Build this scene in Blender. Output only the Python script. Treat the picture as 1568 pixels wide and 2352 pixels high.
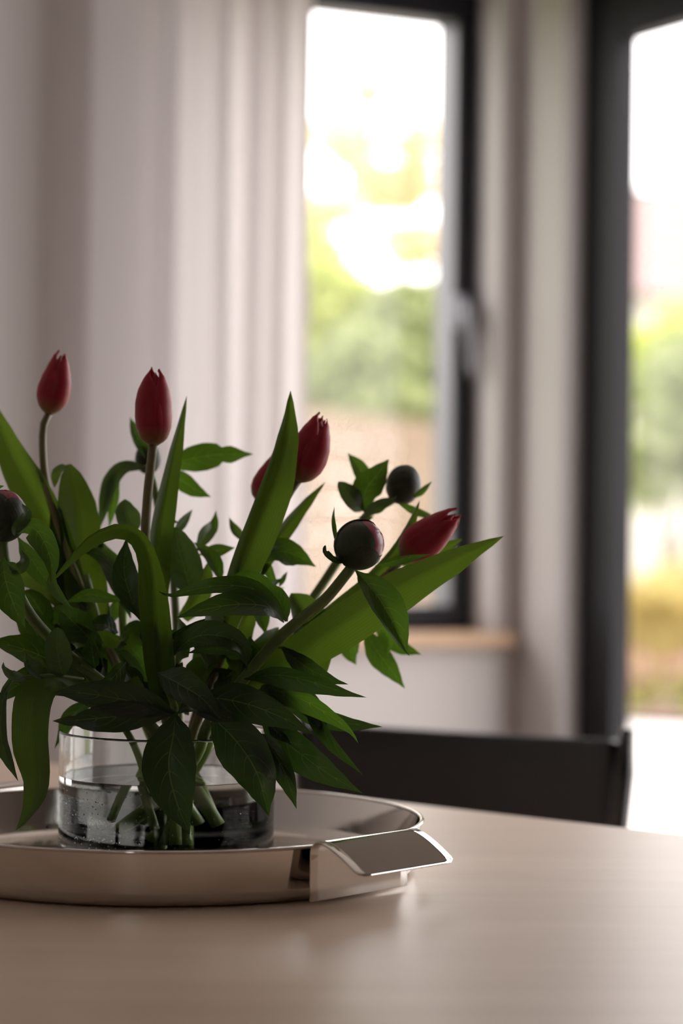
import bpy, bmesh, math, random
from mathutils import Vector, Matrix, noise

# ------------------------------------------------------------------ scene, camera, world, exposure
for o in list(bpy.data.objects):
    bpy.data.objects.remove(o)
S = bpy.context.scene
COL = S.collection
F, ROLL, CZ = 85 / 36 * 2352, 0.012, 1.0265

cam = bpy.data.objects.new('camera', bpy.data.cameras.new('camera'))
COL.objects.link(cam)
cam.data.lens = 85
cam.data.sensor_width = 36
cam.data.sensor_fit = 'AUTO'
cam.data.clip_start = 0.05
cam.data.clip_end = 200
cam.matrix_world = Matrix.Translation((0, 0, CZ)) @ Matrix.Rotation(math.pi / 2, 4, 'X') @ Matrix.Rotation(ROLL, 4, 'Z')
cam.data.dof.use_dof = True
cam.data.dof.focus_distance = 1.775
cam.data.dof.aperture_fstop = 3.6
cam.data.dof.aperture_blades = 0
S.camera = cam

w = bpy.data.worlds.new('overcast_sky')
S.world = w
w.use_nodes = True
bg = w.node_tree.nodes['Background']
bg.inputs['Color'].default_value = (1.0, 0.965, 0.96, 1)
bg.inputs['Strength'].default_value = 5.55

S.view_settings.view_transform = 'Standard'
S.view_settings.look = 'None'
S.view_settings.gamma = 1
S.view_settings.use_curve_mapping = False
S.view_settings.exposure = 0.0
S.cycles.use_denoising = True
S.cycles.max_bounces = 7
S.cycles.diffuse_bounces = 3
S.cycles.glossy_bounces = 4
S.cycles.transmission_bounces = 8
S.cycles.transparent_max_bounces = 8
S.cycles.use_adaptive_sampling = True
S.cycles.adaptive_threshold = 0.05
S.cycles.adaptive_min_samples = 16
S.cycles.caustics_reflective = True
S.cycles.caustics_refractive = True
S.cycles.sample_clamp_indirect = 8

# room axes: U runs along the window wall, V comes into the room along the glazed door wall
A = math.radians(28)
U = Vector((math.cos(A), math.sin(A), 0))
V = Vector((math.sin(A), -math.cos(A), 0))
PW = Vector((0.206, 4.5, 0)) + V * 0.08          # inner face of the window wall
CORNER = PW + U * 0.094                            # where window wall and door wall meet
ZUP = Vector((0, 0, 1))


def portal(center, ax, wid, hei, inward):
    l = bpy.data.lights.new('portal', 'AREA')
    l.shape = 'RECTANGLE'
    l.size, l.size_y = wid, hei
    l.cycles.is_portal = True
    o = bpy.data.objects.new('daylight_portal', l)
    COL.objects.link(o)
    z = -inward
    x = ax.normalized()
    y = z.cross(x)
    m = Matrix((x, y, z)).transposed().to_4x4()
    m.translation = center
    o.matrix_world = m


# window opening s -0.75..0.047 (z 0.81..2.0); door opening t 0.1437..2.45 (z 0..2.02)
WS0, WS1, WZ0, WZ1 = -0.58, 0.047, 0.81, 2.0
DT0, DT1, DZ1 = 0.1437, 2.75, 2.02
portal(PW + U * ((WS0 + WS1) / 2) - V * 0.2 + ZUP * 1.4, U, WS1 - WS0, WZ1 - WZ0, V)
portal(CORNER + V * 6.0 - U * 4.575 + V * 0.2 + ZUP * 1.5, U, 0.45, 1.0, -V)
portal(CORNER + V * ((DT0 + DT1) / 2) + U * 0.2 + ZUP * 1.01, V, DT1 - DT0, DZ1, -U)


# ------------------------------------------------------------------ helpers
def B(x, y, d=0.0, D0=1.87):
    """point of the place seen at (x, y) of the photograph at depth D0 + d"""
    D = D0 + d
    dx, dy = x - 784, y - 1176
    return Vector(((dx + ROLL * dy) / F * D, D, CZ - (dy - ROLL * dx) / F * D))


def tag(o, label=None, cat=None, group=None, kind=None):
    if label: o['label'] = label
    if cat: o['category'] = cat
    if group: o['group'] = group
    if kind: o['kind'] = kind
    return o


def empty(name, loc, label=None, cat=None, group=None, kind=None):
    o = bpy.data.objects.new(name, None)
    COL.objects.link(o)
    o.location = loc
    o.empty_display_size = 0.02
    return tag(o, label, cat, group, kind)


def wloc(o):
    v = Vector((0, 0, 0))
    while o is not None:
        v += o.location
        o = o.parent
    return v


def mesh(name, verts, faces, mat, parent=None, smooth=True, uvs=None):
    """verts in world coordinates"""
    off = wloc(parent) if parent is not None else Vector((0, 0, 0))
    me = bpy.data.meshes.new(name)
    me.from_pydata([tuple(Vector(v) - off) for v in verts], [], faces)
    if uvs is not None:
        ul = me.uv_layers.new(name='UVMap')
        for l in me.loops:
            ul.data[l.index].uv = uvs[l.vertex_index]
    if smooth:
        me.polygons.foreach_set('use_smooth', [True] * len(me.polygons))
    me.materials.append(mat)
    me.update()
    o = bpy.data.objects.new(name, me)
    COL.objects.link(o)
    o.parent = parent
    return o


class MB:
    def __init__(self):
        self.v, self.f = [], []

    def box(self, o, ax, ay, az, x0, x1, y0, y1, z0, z1):
        b = len(self.v)
        for z in (z0, z1):
            for x, y in ((x0, y0), (x1, y0), (x1, y1), (x0, y1)):
                self.v.append(o + ax * x + ay * y + az * z)
        fs = [(0, 3, 2, 1), (4, 5, 6, 7), (0, 1, 5, 4), (1, 2, 6, 5), (2, 3, 7, 6), (3, 0, 4, 7)]
        if ax.cross(ay).dot(az) < 0:
            fs = [tuple(reversed(q)) for q in fs]
        self.f += [tuple(i + b for i in q) for q in fs]
        return self

    def tube(self, pts, rads, n=10, cap=True):
        pts = [Vector(p) for p in pts]
        b = len(self.v)
        t = (pts[1] - pts[0]).normalized()
        nrm = t.orthogonal().normalized()
        for i, p in enumerate(pts):
            if i < len(pts) - 1:
                t2 = (pts[i + 1] - p)
            else:
                t2 = (p - pts[i - 1])
            if i:
                t2 = t2 + (p - pts[i - 1])
            t2.normalize()
            nrm = (nrm - t2 * nrm.dot(t2)).normalized()
            bi = t2.cross(nrm)
            r = rads[i] if isinstance(rads, (list, tuple)) else rads
            for k in range(n):
                a = 2 * math.pi * k / n
                self.v.append(p + (nrm * math.cos(a) + bi * math.sin(a)) * r)
        for i in range(len(pts) - 1):
            for k in range(n):
                k2 = (k + 1) % n
                self.f.append((b + i * n + k, b + i * n + k2, b + (i + 1) * n + k2, b + (i + 1) * n + k))
        if cap:
            self.f.append(tuple(b + k for k in reversed(range(n))))
            e = b + (len(pts) - 1) * n
            self.f.append(tuple(e + k for k in range(n)))
        return self

    def lathe(self, c, prof, n=64, closed=False, hold=0.0):
        if hold:                      # support loops keep long straight walls flat under smooth shading
            q = [prof[0]]
            for (ra, za), (rb, zb) in zip(prof, prof[1:]):
                l = math.hypot(rb - ra, zb - za)
                if l > 4 * hold:
                    e = hold / l
                    q += [(ra + (rb - ra) * e, za + (zb - za) * e), (rb + (ra - rb) * e, zb + (za - zb) * e)]
                q.append((rb, zb))
            prof = q
        b = len(self.v)
        m = len(prof)
        for r, z in prof:
            for k in range(n):
                a = 2 * math.pi * k / n
                self.v.append(Vector((c[0] + r * math.cos(a), c[1] + r * math.sin(a), c[2] + z)))
        for i in range(m - 1 if not closed else m):
            j = (i + 1) % m
            for k in range(n):
                k2 = (k + 1) % n
                self.f.append((b + i * n + k, b + i * n + k2, b + j * n + k2, b + j * n + k))
        return self

    def build(self, name, mat, parent=None, smooth=False, bevel=0, solid=0, weld=False):
        o = mesh(name, self.v, self.f, mat, parent, smooth)
        if weld:
            bm = bmesh.new()
            bm.from_mesh(o.data)
            bmesh.ops.remove_doubles(bm, verts=bm.verts, dist=1e-6)
            bmesh.ops.recalc_face_normals(bm, faces=bm.faces)
            bm.to_mesh(o.data)
            bm.free()
        if solid:
            m = o.modifiers.new('thick', 'SOLIDIFY')
            m.thickness = solid
            m.offset = 0
        if bevel:
            m = o.modifiers.new('bevel', 'BEVEL')
            m.width = bevel
            m.segments = 2
            m.limit_method = 'ANGLE'
            m.angle_limit = math.radians(50)
        return o


def spline(pts, n):
    """Catmull-Rom through tuples/vectors of any size, resampled evenly by chord"""
    P = [tuple(p) for p in pts]
    if len(P) == 2:
        P = [P[0], tuple((a + b) / 2 for a, b in zip(*P)), P[1]]
    ext = [tuple(2 * a - b for a, b in zip(P[0], P[1]))] + P + [tuple(2 * a - b for a, b in zip(P[-1], P[-2]))]
    dense = []
    for i in range(1, len(ext) - 2):
        p0, p1, p2, p3 = ext[i - 1:i + 3]
        for k in range(12):
            t = k / 12
            dense.append(tuple(0.5 * (2 * b + (c - a) * t + (2 * a - 5 * b + 4 * c - d) * t * t + (3 * b - a - 3 * c + d) * t ** 3)
                               for a, b, c, d in zip(p0, p1, p2, p3)))
    dense.append(P[-1])
    L = [0]
    for a, b in zip(dense, dense[1:]):
        L.append(L[-1] + math.dist(a[:3], b[:3]))
    out, j = [], 0
    for i in range(n):
        s = L[-1] * i / (n - 1)
        while j < len(L) - 2 and L[j + 1] < s:
            j += 1
        q = (s - L[j]) / max(1e-9, L[j + 1] - L[j])
        out.append(tuple(a + (b - a) * min(1, max(0, q)) for a, b in zip(dense[j], dense[j + 1])))
    return out


def lerp_table(tab, x):
    for (a, fa), (b, fb) in zip(tab, tab[1:]):
        if x <= b:
            t = (x - a) / (b - a)
            t = t * t * (3 - 2 * t) * 0.5 + t * 0.5
            return fa + (fb - fa) * t
    return tab[-1][1]


# ------------------------------------------------------------------ materials
def nmat(name):
    m = bpy.data.materials.new(name)
    m.use_nodes = True
    return m, m.node_tree.nodes, m.node_tree.links, m.node_tree.nodes['Principled BSDF']


def plain(name, col, rough=0.6, metal=0.0, noise_amt=0.0, nscale=8, spec=0.5, bump=0.0, bscale=60):
    m, N, L, P = nmat(name)
    P.inputs['Base Color'].default_value = (*col, 1)
    P.inputs['Roughness'].default_value = rough
    P.inputs['Metallic'].default_value = metal
    P.inputs['Specular IOR Level'].default_value = spec
    tc = N.new('ShaderNodeTexCoord')
    if noise_amt:
        nz = N.new('ShaderNodeTexNoise')
        nz.inputs['Scale'].default_value = nscale
        nz.inputs['Detail'].default_value = 5
        L.new(tc.outputs['Object'], nz.inputs['Vector'])
        mx = N.new('ShaderNodeMix')
        mx.data_type = 'RGBA'
        mx.inputs[6].default_value = (*[c * (1 - noise_amt) for c in col], 1)
        mx.inputs[7].default_value = (*[min(1, c * (1 + noise_amt)) for c in col], 1)
        L.new(nz.outputs['Fac'], mx.inputs[0])
        L.new(mx.outputs[2], P.inputs['Base Color'])
    if bump:
        nz2 = N.new('ShaderNodeTexNoise')
        nz2.inputs['Scale'].default_value = bscale
        L.new(tc.outputs['Object'], nz2.inputs['Vector'])
        bp = N.new('ShaderNodeBump')
        bp.inputs['Strength'].default_value = bump
        bp.inputs['Distance'].default_value = 0.002
        L.new(nz2.outputs['Fac'], bp.inputs['Height'])
        L.new(bp.outputs['Normal'], P.inputs['Normal'])
    return m


def math_node(N, L, op, a, b=None, clamp=False):
    n = N.new('ShaderNodeMath')
    n.operation = op
    n.use_clamp = clamp
    for i, x in enumerate((a, b)):
        if x is None: continue
        if isinstance(x, (int, float)):
            n.inputs[i].default_value = x
        else:
            L.new(x, n.inputs[i])
    return n.outputs[0]


def leaf_mat(name, col, trans, vein, kind, rough=0.38, tfac=0.4, vein_amt=0.95):
    """leaf: coloured by its own UV (across, along): midrib and side veins, plus a translucent share"""
    m, N, L, P = nmat(name)
    uv = N.new('ShaderNodeUVMap')
    sep = N.new('ShaderNodeSeparateXYZ')
    L.new(uv.outputs['UV'], sep.inputs[0])
    u, v = sep.outputs[0], sep.outputs[1]
    a = math_node(N, L, 'ABSOLUTE', math_node(N, L, 'SUBTRACT', math_node(N, L, 'MULTIPLY', u, 2.0), 1.0))
    if kind == 'peony':
        mid = math_node(N, L, 'SUBTRACT', 1.0, math_node(N, L, 'DIVIDE', a, 0.045), clamp=True)
        # side veins arch forward
        a2 = math_node(N, L, 'POWER', a, 1.5)
        fr = math_node(N, L, 'FRACT', math_node(N, L, 'SUBTRACT', math_node(N, L, 'MULTIPLY', v, 7.0), math_node(N, L, 'MULTIPLY', a2, 2.1)))
        tri = math_node(N, L, 'ABSOLUTE', math_node(N, L, 'SUBTRACT', fr, 0.5))
        side = math_node(N, L, 'SUBTRACT', 1.0, math_node(N, L, 'DIVIDE', tri, 0.06), clamp=True)
        side = math_node(N, L, 'MULTIPLY', side, 0.8)
        side = math_node(N, L, 'MULTIPLY', side, math_node(N, L, 'SUBTRACT', 1.0, a, clamp=True))
        lines = math_node(N, L, 'MAXIMUM', mid, side)
        cells = fr
    else:
        fr = math_node(N, L, 'FRACT', math_node(N, L, 'MULTIPLY', u, 15.0))
        tri = math_node(N, L, 'ABSOLUTE', math_node(N, L, 'SUBTRACT', fr, 0.5))
        lines = math_node(N, L, 'MULTIPLY', math_node(N, L, 'SUBTRACT', 1.0, math_node(N, L, 'DIVIDE', tri, 0.3), clamp=True), 0.16)
        cells = fr
    oi = N.new('ShaderNodeObjectInfo')
    hsv = N.new('ShaderNodeHueSaturation')
    hsv.inputs['Color'].default_value = (*col, 1)
    L.new(math_node(N, L, 'ADD', math_node(N, L, 'MULTIPLY', oi.outputs['Random'], 0.7), 0.65), hsv.inputs['Value'])
    nz = N.new('ShaderNodeTexNoise')
    nz.inputs['Scale'].default_value = 40
    tc = N.new('ShaderNodeTexCoord')
    L.new(tc.outputs['Object'], nz.inputs['Vector'])
    mx = N.new('ShaderNodeMix')
    mx.data_type = 'RGBA'
    L.new(math_node(N, L, 'MULTIPLY', lines, vein_amt), mx.inputs[0])
    L.new(hsv.outputs[0], mx.inputs[6])
    mx.inputs[7].default_value = (*vein, 1)
    L.new(mx.outputs[2], P.inputs['Base Color'])
    P.inputs['Roughness'].default_value = rough
    P.inputs['Specular IOR Level'].default_value = 0.45
    bp = N.new('ShaderNodeBump')
    bp.inputs['Strength'].default_value = 0.35
    bp.inputs['Distance'].default_value = 0.0006
    L.new(math_node(N, L, 'ADD', math_node(N, L, 'MULTIPLY', lines, -1.0), math_node(N, L, 'MULTIPLY', nz.outputs['Fac'], 1.2)), bp.inputs['Height'])
    L.new(bp.outputs['Normal'], P.inputs['Normal'])
    tr = N.new('ShaderNodeBsdfTranslucent')
    tm = N.new('ShaderNodeMix')
    tm.data_type = 'RGBA'
    L.new(math_node(N, L, 'MULTIPLY', lines, 0.5), tm.inputs[0])
    tm.inputs[6].default_value = (*trans, 1)
    tm.inputs[7].default_value = (*[c * 1.6 for c in trans], 1)
    L.new(tm.outputs[2], tr.inputs['Color'])
    ms = N.new('ShaderNodeMixShader')
    ms.inputs[0].default_value = tfac
    L.new(P.outputs[0], ms.inputs[1])
    L.new(tr.outputs[0], ms.inputs[2])
    out = N['Material Output']
    L.new(ms.outputs[0], out.inputs['Surface'])
    return m


def petal_mat(name, top, base, edge, tfac=0.3):
    m, N, L, P = nmat(name)
    uv = N.new('ShaderNodeUVMap')
    sep = N.new('ShaderNodeSeparateXYZ')
    L.new(uv.outputs['UV'], sep.inputs[0])
    u, v = sep.outputs[0], sep.outputs[1]
    a = math_node(N, L, 'ABSOLUTE', math_node(N, L, 'SUBTRACT', math_node(N, L, 'MULTIPLY', u, 2.0), 1.0))
    rmp = N.new('ShaderNodeValToRGB')
    rmp.color_ramp.elements[0].position = 0.02
    rmp.color_ramp.elements[0].color = (*base, 1)
    rmp.color_ramp.elements[1].position = 0.28
    rmp.color_ramp.elements[1].color = (*top, 1)
    L.new(v, rmp.inputs[0])
    # fine streaks along the petal
    mp = N.new('ShaderNodeMapping')
    mp.inputs['Scale'].default_value = (30, 1.5, 1)
    L.new(uv.outputs['UV'], mp.inputs[0])
    nz = N.new('ShaderNodeTexNoise')
    nz.inputs['Scale'].default_value = 1.0
    L.new(mp.outputs[0], nz.inputs['Vector'])
    e = math_node(N, L, 'MULTIPLY', math_node(N, L, 'POWER', a, 5.0), 0.7)
    e = math_node(N, L, 'ADD', e, math_node(N, L, 'MULTIPLY', nz.outputs['Fac'], 0.25), clamp=True)
    mx = N.new('ShaderNodeMix')
    mx.data_type = 'RGBA'
    L.new(e, mx.inputs[0])
    L.new(rmp.outputs[0], mx.inputs[6])
    mx.inputs[7].default_value = (*edge, 1)
    L.new(mx.outputs[2], P.inputs['Base Color'])
    P.inputs['Roughness'].default_value = 0.45
    P.inputs['Sheen Weight'].default_value = 0.15
    tr = N.new('ShaderNodeBsdfTranslucent')
    L.new(mx.outputs[2], tr.inputs['Color'])
    ms = N.new('ShaderNodeMixShader')
    ms.inputs[0].default_value = tfac
    L.new(P.outputs[0], ms.inputs[1])
    L.new(tr.outputs[0], ms.inputs[2])
    L.new(ms.outputs[0], N['Material Output'].inputs['Surface'])
    return m


def glassy(name, ior, col=(1, 1, 1), rough=0.0):
    m, N, L, P = nmat(name)
    g = N.new('ShaderNodeBsdfGlass')
    g.inputs['IOR'].default_value = ior
    g.inputs['Color'].default_value = (*col, 1)
    g.inputs['Roughness'].default_value = rough
    L.new(g.outputs[0], N['Material Output'].inputs['Surface'])
    return m


def pane_mat():
    m, N, L, P = nmat('window_glass')
    t = N.new('ShaderNodeBsdfTransparent')
    g = N.new('ShaderNodeBsdfGlossy')
    g.inputs['Roughness'].default_value = 0.02
    ms = N.new('ShaderNodeMixShader')
    ms.inputs[0].default_value = 0.02
    L.new(t.outputs[0], ms.inputs[1])
    L.new(g.outputs[0], ms.inputs[2])
    L.new(ms.outputs[0], N['Material Output'].inputs['Surface'])
    return m


def cloth_mat(name, col, tfac):
    m, N, L, P = nmat(name)
    P.inputs['Base Color'].default_value = (*col, 1)
    P.inputs['Roughness'].default_value = 0.9
    tc = N.new('ShaderNodeTexCoord')
    nz = N.new('ShaderNodeTexNoise')
    nz.inputs['Scale'].default_value = 300
    L.new(tc.outputs['Object'], nz.inputs['Vector'])
    bp = N.new('ShaderNodeBump')
    bp.inputs['Strength'].default_value = 0.15
    bp.inputs['Distance'].default_value = 0.001
    L.new(nz.outputs['Fac'], bp.inputs['Height'])
    L.new(bp.outputs['Normal'], P.inputs['Normal'])
    tr = N.new('ShaderNodeBsdfTranslucent')
    tr.inputs['Color'].default_value = (*col, 1)
    ms = N.new('ShaderNodeMixShader')
    ms.inputs[0].default_value = tfac
    L.new(P.outputs[0], ms.inputs[1])
    L.new(tr.outputs[0], ms.inputs[2])
    L.new(ms.outputs[0], N['Material Output'].inputs['Surface'])
    return m


def wood_mat(name, c1, c2, rough, axis_rot, scale=(1.2, 14, 14), bump=0.05, spec=0.5):
    m, N, L, P = nmat(name)
    P.inputs['Specular IOR Level'].default_value = spec
    tc = N.new('ShaderNodeTexCoord')
    mp = N.new('ShaderNodeMapping')
    mp.inputs['Rotation'].default_value = (0, 0, axis_rot)
    mp.inputs['Scale'].default_value = scale
    L.new(tc.outputs['Object'], mp.inputs[0])
    nz = N.new('ShaderNodeTexNoise')
    nz.inputs['Scale'].default_value = 2.0
    nz.inputs['Detail'].default_value = 7
    nz.inputs['Roughness'].default_value = 0.6
    nz.inputs['Distortion'].default_value = 0.6
    L.new(mp.outputs[0], nz.inputs['Vector'])
    nb = N.new('ShaderNodeTexNoise')
    nb.inputs['Scale'].default_value = 3.5
    nb.inputs['Detail'].default_value = 3
    L.new(tc.outputs['Object'], nb.inputs['Vector'])
    fac = math_node(N, L, 'ADD', math_node(N, L, 'MULTIPLY', nz.outputs['Fac'], 0.6), math_node(N, L, 'MULTIPLY', nb.outputs['Fac'], 0.4))
    rmp = N.new('ShaderNodeValToRGB')
    rmp.color_ramp.elements[0].position = 0.35
    rmp.color_ramp.elements[0].color = (*c1, 1)
    rmp.color_ramp.elements[1].position = 0.65
    rmp.color_ramp.elements[1].color = (*c2, 1)
    L.new(fac, rmp.inputs[0])
    L.new(rmp.outputs[0], P.inputs['Base Color'])
    P.inputs['Roughness'].default_value = rough
    bp = N.new('ShaderNodeBump')
    bp.inputs['Strength'].default_value = bump
    bp.inputs['Distance'].default_value = 0.001
    L.new(nz.outputs['Fac'], bp.inputs['Height'])
    L.new(bp.outputs['Normal'], P.inputs['Normal'])
    return m


def steel_mat():
    m, N, L, P = nmat('polished_steel')
    P.inputs['Base Color'].default_value = (0.74, 0.70, 0.66, 1)
    P.inputs['Metallic'].default_value = 1
    tc = N.new('ShaderNodeTexCoord')
    mp = N.new('ShaderNodeMapping')
    mp.inputs['Scale'].default_value = (1, 1, 9)
    L.new(tc.outputs['Object'], mp.inputs[0])
    nz = N.new('ShaderNodeTexNoise')
    nz.inputs['Scale'].default_value = 45
    nz.inputs['Detail'].default_value = 6
    L.new(mp.outputs[0], nz.inputs['Vector'])
    L.new(math_node(N, L, 'ADD', math_node(N, L, 'MULTIPLY', nz.outputs['Fac'], 0.08), 0.035), P.inputs['Roughness'])
    return m


M = dict(
    wall=plain('white_wall_paint', (0.46, 0.425, 0.413), 0.85, bump=0.05, bscale=180),
    taupe=plain('taupe_wall_paint', (0.15, 0.13, 0.12), 0.85),
    ceil=plain('ceiling_paint', (0.80, 0.77, 0.74), 0.9),
    floor=wood_mat('oak_floor', (0.22, 0.15, 0.10), (0.30, 0.21, 0.14), 0.45, A),
    frame=plain('black_window_paint', (0.009, 0.008, 0.010), 0.5, spec=0.18),
    sill=wood_mat('oak_sill', (0.42, 0.26, 0.15), (0.52, 0.34, 0.21), 0.5, -A),
    table=wood_mat('bleached_table_wood', (0.58, 0.43, 0.32), (0.68, 0.52, 0.40), 0.38, math.radians(40.5), scale=(1.0, 9, 9)),
    pane=pane_mat(),
    bead=plain('grey_glazing_bead', (0.115, 0.105, 0.12), 0.4),
    silver=plain('satin_handle_metal', (0.22, 0.21, 0.23), 0.35, metal=0.9),
    curtain=cloth_mat('sheer_linen', (0.68, 0.64, 0.635), 0.70),
    black=plain('black_leather', (0.010, 0.009, 0.009), 0.42, bump=0.1, bscale=150),
    blackmetal=plain('black_chair_steel', (0.012, 0.012, 0.012), 0.25),
    steel=steel_mat(),
    glass=glassy('clear_glass', 1.48, (0.985, 0.995, 0.99)),
    water=glassy('water', 1.333),
    bubble=plain('air_bubble', (0.85, 0.87, 0.88), 0.15),
    peony=leaf_mat('peony_leaf', (0.022, 0.038, 0.015), (0.10, 0.21, 0.012), (0.17, 0.21, 0.07), 'peony', tfac=0.36),
    peony_shaded=leaf_mat('shaded_peony_leaf', (0.018, 0.028, 0.014), (0.045, 0.095, 0.010), (0.15, 0.18, 0.06), 'peony', rough=0.34, tfac=0.30),  # darker peony leaf copy: shade on the low and front leaves put into colour
    peony_pale=leaf_mat('young_peony_leaf', (0.040, 0.058, 0.032), (0.09, 0.16, 0.025), (0.16, 0.2, 0.08), 'peony', rough=0.5, tfac=0.36, vein_amt=0.4),
    tulip=leaf_mat('tulip_leaf', (0.030, 0.046, 0.020), (0.115, 0.20, 0.012), (0.09, 0.15, 0.05), 'tulip', rough=0.42, tfac=0.42),
    stem=plain('green_stem', (0.12, 0.165, 0.035), 0.5, noise_amt=0.3, nscale=30),
    stem_cut=plain('pale_stem_base', (0.30, 0.42, 0.09), 0.4, noise_amt=0.2, nscale=30),
    tstem=plain('tulip_stem', (0.17, 0.14, 0.055), 0.5, noise_amt=0.3, nscale=25),
    petal=petal_mat('tulip_petal', (0.48, 0.012, 0.030), (0.30, 0.22, 0.07), (0.66, 0.06, 0.10), tfac=0.36),
    bud=leaf_mat('bud_sepal', (0.030, 0.038, 0.017), (0.03, 0.05, 0.01), (0.07, 0.07, 0.04), 'tulip', rough=0.5, tfac=0.05),
    budpetal=plain('peony_petal', (0.22, 0.008, 0.03), 0.35, noise_amt=0.5, nscale=60),
    patio=plain('pale_paving', (0.62, 0.58, 0.55), 0.9, noise_amt=0.08, nscale=3),
    lawn=plain('lawn', (0.16, 0.22, 0.05), 0.9, noise_amt=0.4, nscale=4),
    soil=plain('bed_soil', (0.16, 0.10, 0.07), 0.95, noise_amt=0.3, nscale=6),
    fence=wood_mat('larch_fence', (0.17, 0.125, 0.085), (0.22, 0.165, 0.12), 0.9, 0, spec=0.05),
    bark=plain('bark', (0.16, 0.12, 0.09), 0.9, noise_amt=0.3),
    render=plain('house_render', (0.5, 0.45, 0.42), 0.9),
    rooftile=plain('roof_tile', (0.21, 0.145, 0.135), 0.9, noise_amt=0.2, nscale=3),
)


def foliage_mat(name, c):
    m, N, L, P = nmat(name)
    tc = N.new('ShaderNodeTexCoord')
    nz = N.new('ShaderNodeTexNoise')
    nz.inputs['Scale'].default_value = 1.8
    L.new(tc.outputs['Object'], nz.inputs['Vector'])
    hsv = N.new('ShaderNodeHueSaturation')
    hsv.inputs['Color'].default_value = (*c, 1)
    L.new(math_node(N, L, 'ADD', math_node(N, L, 'MULTIPLY', nz.outputs['Fac'], 1.0), 0.5), hsv.inputs['Value'])
    L.new(hsv.outputs[0], P.inputs['Base Color'])
    P.inputs['Roughness'].default_value = 0.6
    tr = N.new('ShaderNodeBsdfTranslucent')
    L.new(hsv.outputs[0], tr.inputs['Color'])
    ms = N.new('ShaderNodeMixShader')
    ms.inputs[0].default_value = 0.5
    L.new(P.outputs[0], ms.inputs[1])
    L.new(tr.outputs[0], ms.inputs[2])
    L.new(ms.outputs[0], N['Material Output'].inputs['Surface'])
    return m


M['f_gold'] = foliage_mat('golden_foliage', (0.80, 0.68, 0.42))
M['f_lime'] = foliage_mat('lime_foliage', (0.52, 0.56, 0.16))
M['f_green'] = foliage_mat('green_foliage', (0.33, 0.37, 0.17))
M['f_straw'] = foliage_mat('straw_grass', (0.55, 0.44, 0.16))
M['f_pink'] = foliage_mat('pink_blossom', (0.45, 0.20, 0.27))

# ------------------------------------------------------------------ the room shell
OUT = -V          # outward through the window wall
TH, TD = 0.17, 0.105
CH = 2.45
A_L = PW + U * -1.5                     # left end of the window wall
P1 = CORNER + V * 6.0
P2 = P1 - U * 5.0

b = MB()
s0, s1 = -1.5, 0.094
b.box(PW, U, OUT, ZUP, s0 - 0.2, WS0, 0, TH, 0, CH)
b.box(PW, U, OUT, ZUP, WS1, s1 + TD, 0, TH, 0, CH)
b.box(PW, U, OUT, ZUP, WS0, WS1, 0, TH, 0, WZ0 - 0.003)
b.box(PW, U, OUT, ZUP, WS0, WS1, 0, TH, WZ1, CH)
tag(b.build('wall_window', M['wall']), 'off-white painted wall around the black window', 'wall', kind='structure')

b = MB()
b.box(CORNER, V, U, ZUP, 0, DT0, 0, TD, 0, CH)
b.box(CORNER, V, U, ZUP, DT0, DT1, 0, TD, DZ1, CH)
b.box(CORNER, V, U, ZUP, DT1, 6.2, 0, TD, 0, CH)
tag(b.build('wall_door', M['wall']), 'off-white painted wall holding the glazed patio door', 'wall', kind='structure')

b = MB()
BW0, BW1 = 4.35, 4.8
b.box(P1, -U, V, ZUP, -0.3, BW0, 0, 0.16, 0, CH)
b.box(P1, -U, V, ZUP, BW1, 5.2, 0, 0.16, 0, CH)
b.box(P1, -U, V, ZUP, BW0, BW1, 0, 0.16, 0, 1.0)
b.box(P1, -U, V, ZUP, BW0, BW1, 0, 0.16, 2.0, CH)
tag(b.build('wall_back', M['taupe']), 'taupe painted wall behind the viewer with a small window', 'wall', kind='structure')
dl = (P2 - A_L)
ll = dl.length
dl.normalize()
nl = Vector((dl.y, -dl.x, 0))
if nl.x > 0: nl = -nl
b = MB()
b.box(A_L, dl, nl, ZUP, 0, ll + 0.2, 0, 0.2, 0, CH)
tag(b.build('wall_left', M['wall']), 'off-white painted side wall beside the curtain', 'wall', kind='structure')

poly = [A_L - U * 0.3 - V * TH, CORNER - V * TH + U * TH, P1 + U * TH + V * 0.3, P2 - U * 0.4 + V * 0.3]


def slab(name, z0, z1, mat, label):
    vs = [Vector((p.x, p.y, z)) for z in (z0, z1) for p in poly]
    fs = [(0, 1, 2, 3), (7, 6, 5, 4)] + [(i, i + 4, (i + 1) % 4 + 4, (i + 1) % 4) for i in range(4)]
    return tag(mesh(name, vs, fs, mat, smooth=False), label, name, kind='structure')


slab('floor', -0.1, 0.0, M['floor'], 'oak floor of the dining room')
slab('ceiling', CH, CH + 0.15, M['ceil'], 'plain white ceiling of the dining room')

# window: frame, sash, pane, sill, handle
win = empty('window_1', PW + U * WS1 - V * 0.1 + ZUP * WZ0, 'black framed casement window beside the white curtain', 'window', kind='structure')


def bars(name, s0, s1, z0, z1, wid, wz, o0, o1, parent, mat, org=PW, ax=U, out=OUT):
    for nm, q in (('stile', (s0, s0 + wid, z0, z1)), ('stile', (s1 - wid, s1, z0, z1)),
                  ('rail', (s0 + wid, s1 - wid, z0, z0 + wz)), ('rail', (s0 + wid, s1 - wid, z1 - wz, z1))):
        bb = MB()
        bb.box(org, ax, out, ZUP, q[0], q[1], o0, o1, q[2], q[3])
        bb.build(name + '_' + nm, mat, parent, bevel=0.003)


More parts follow.
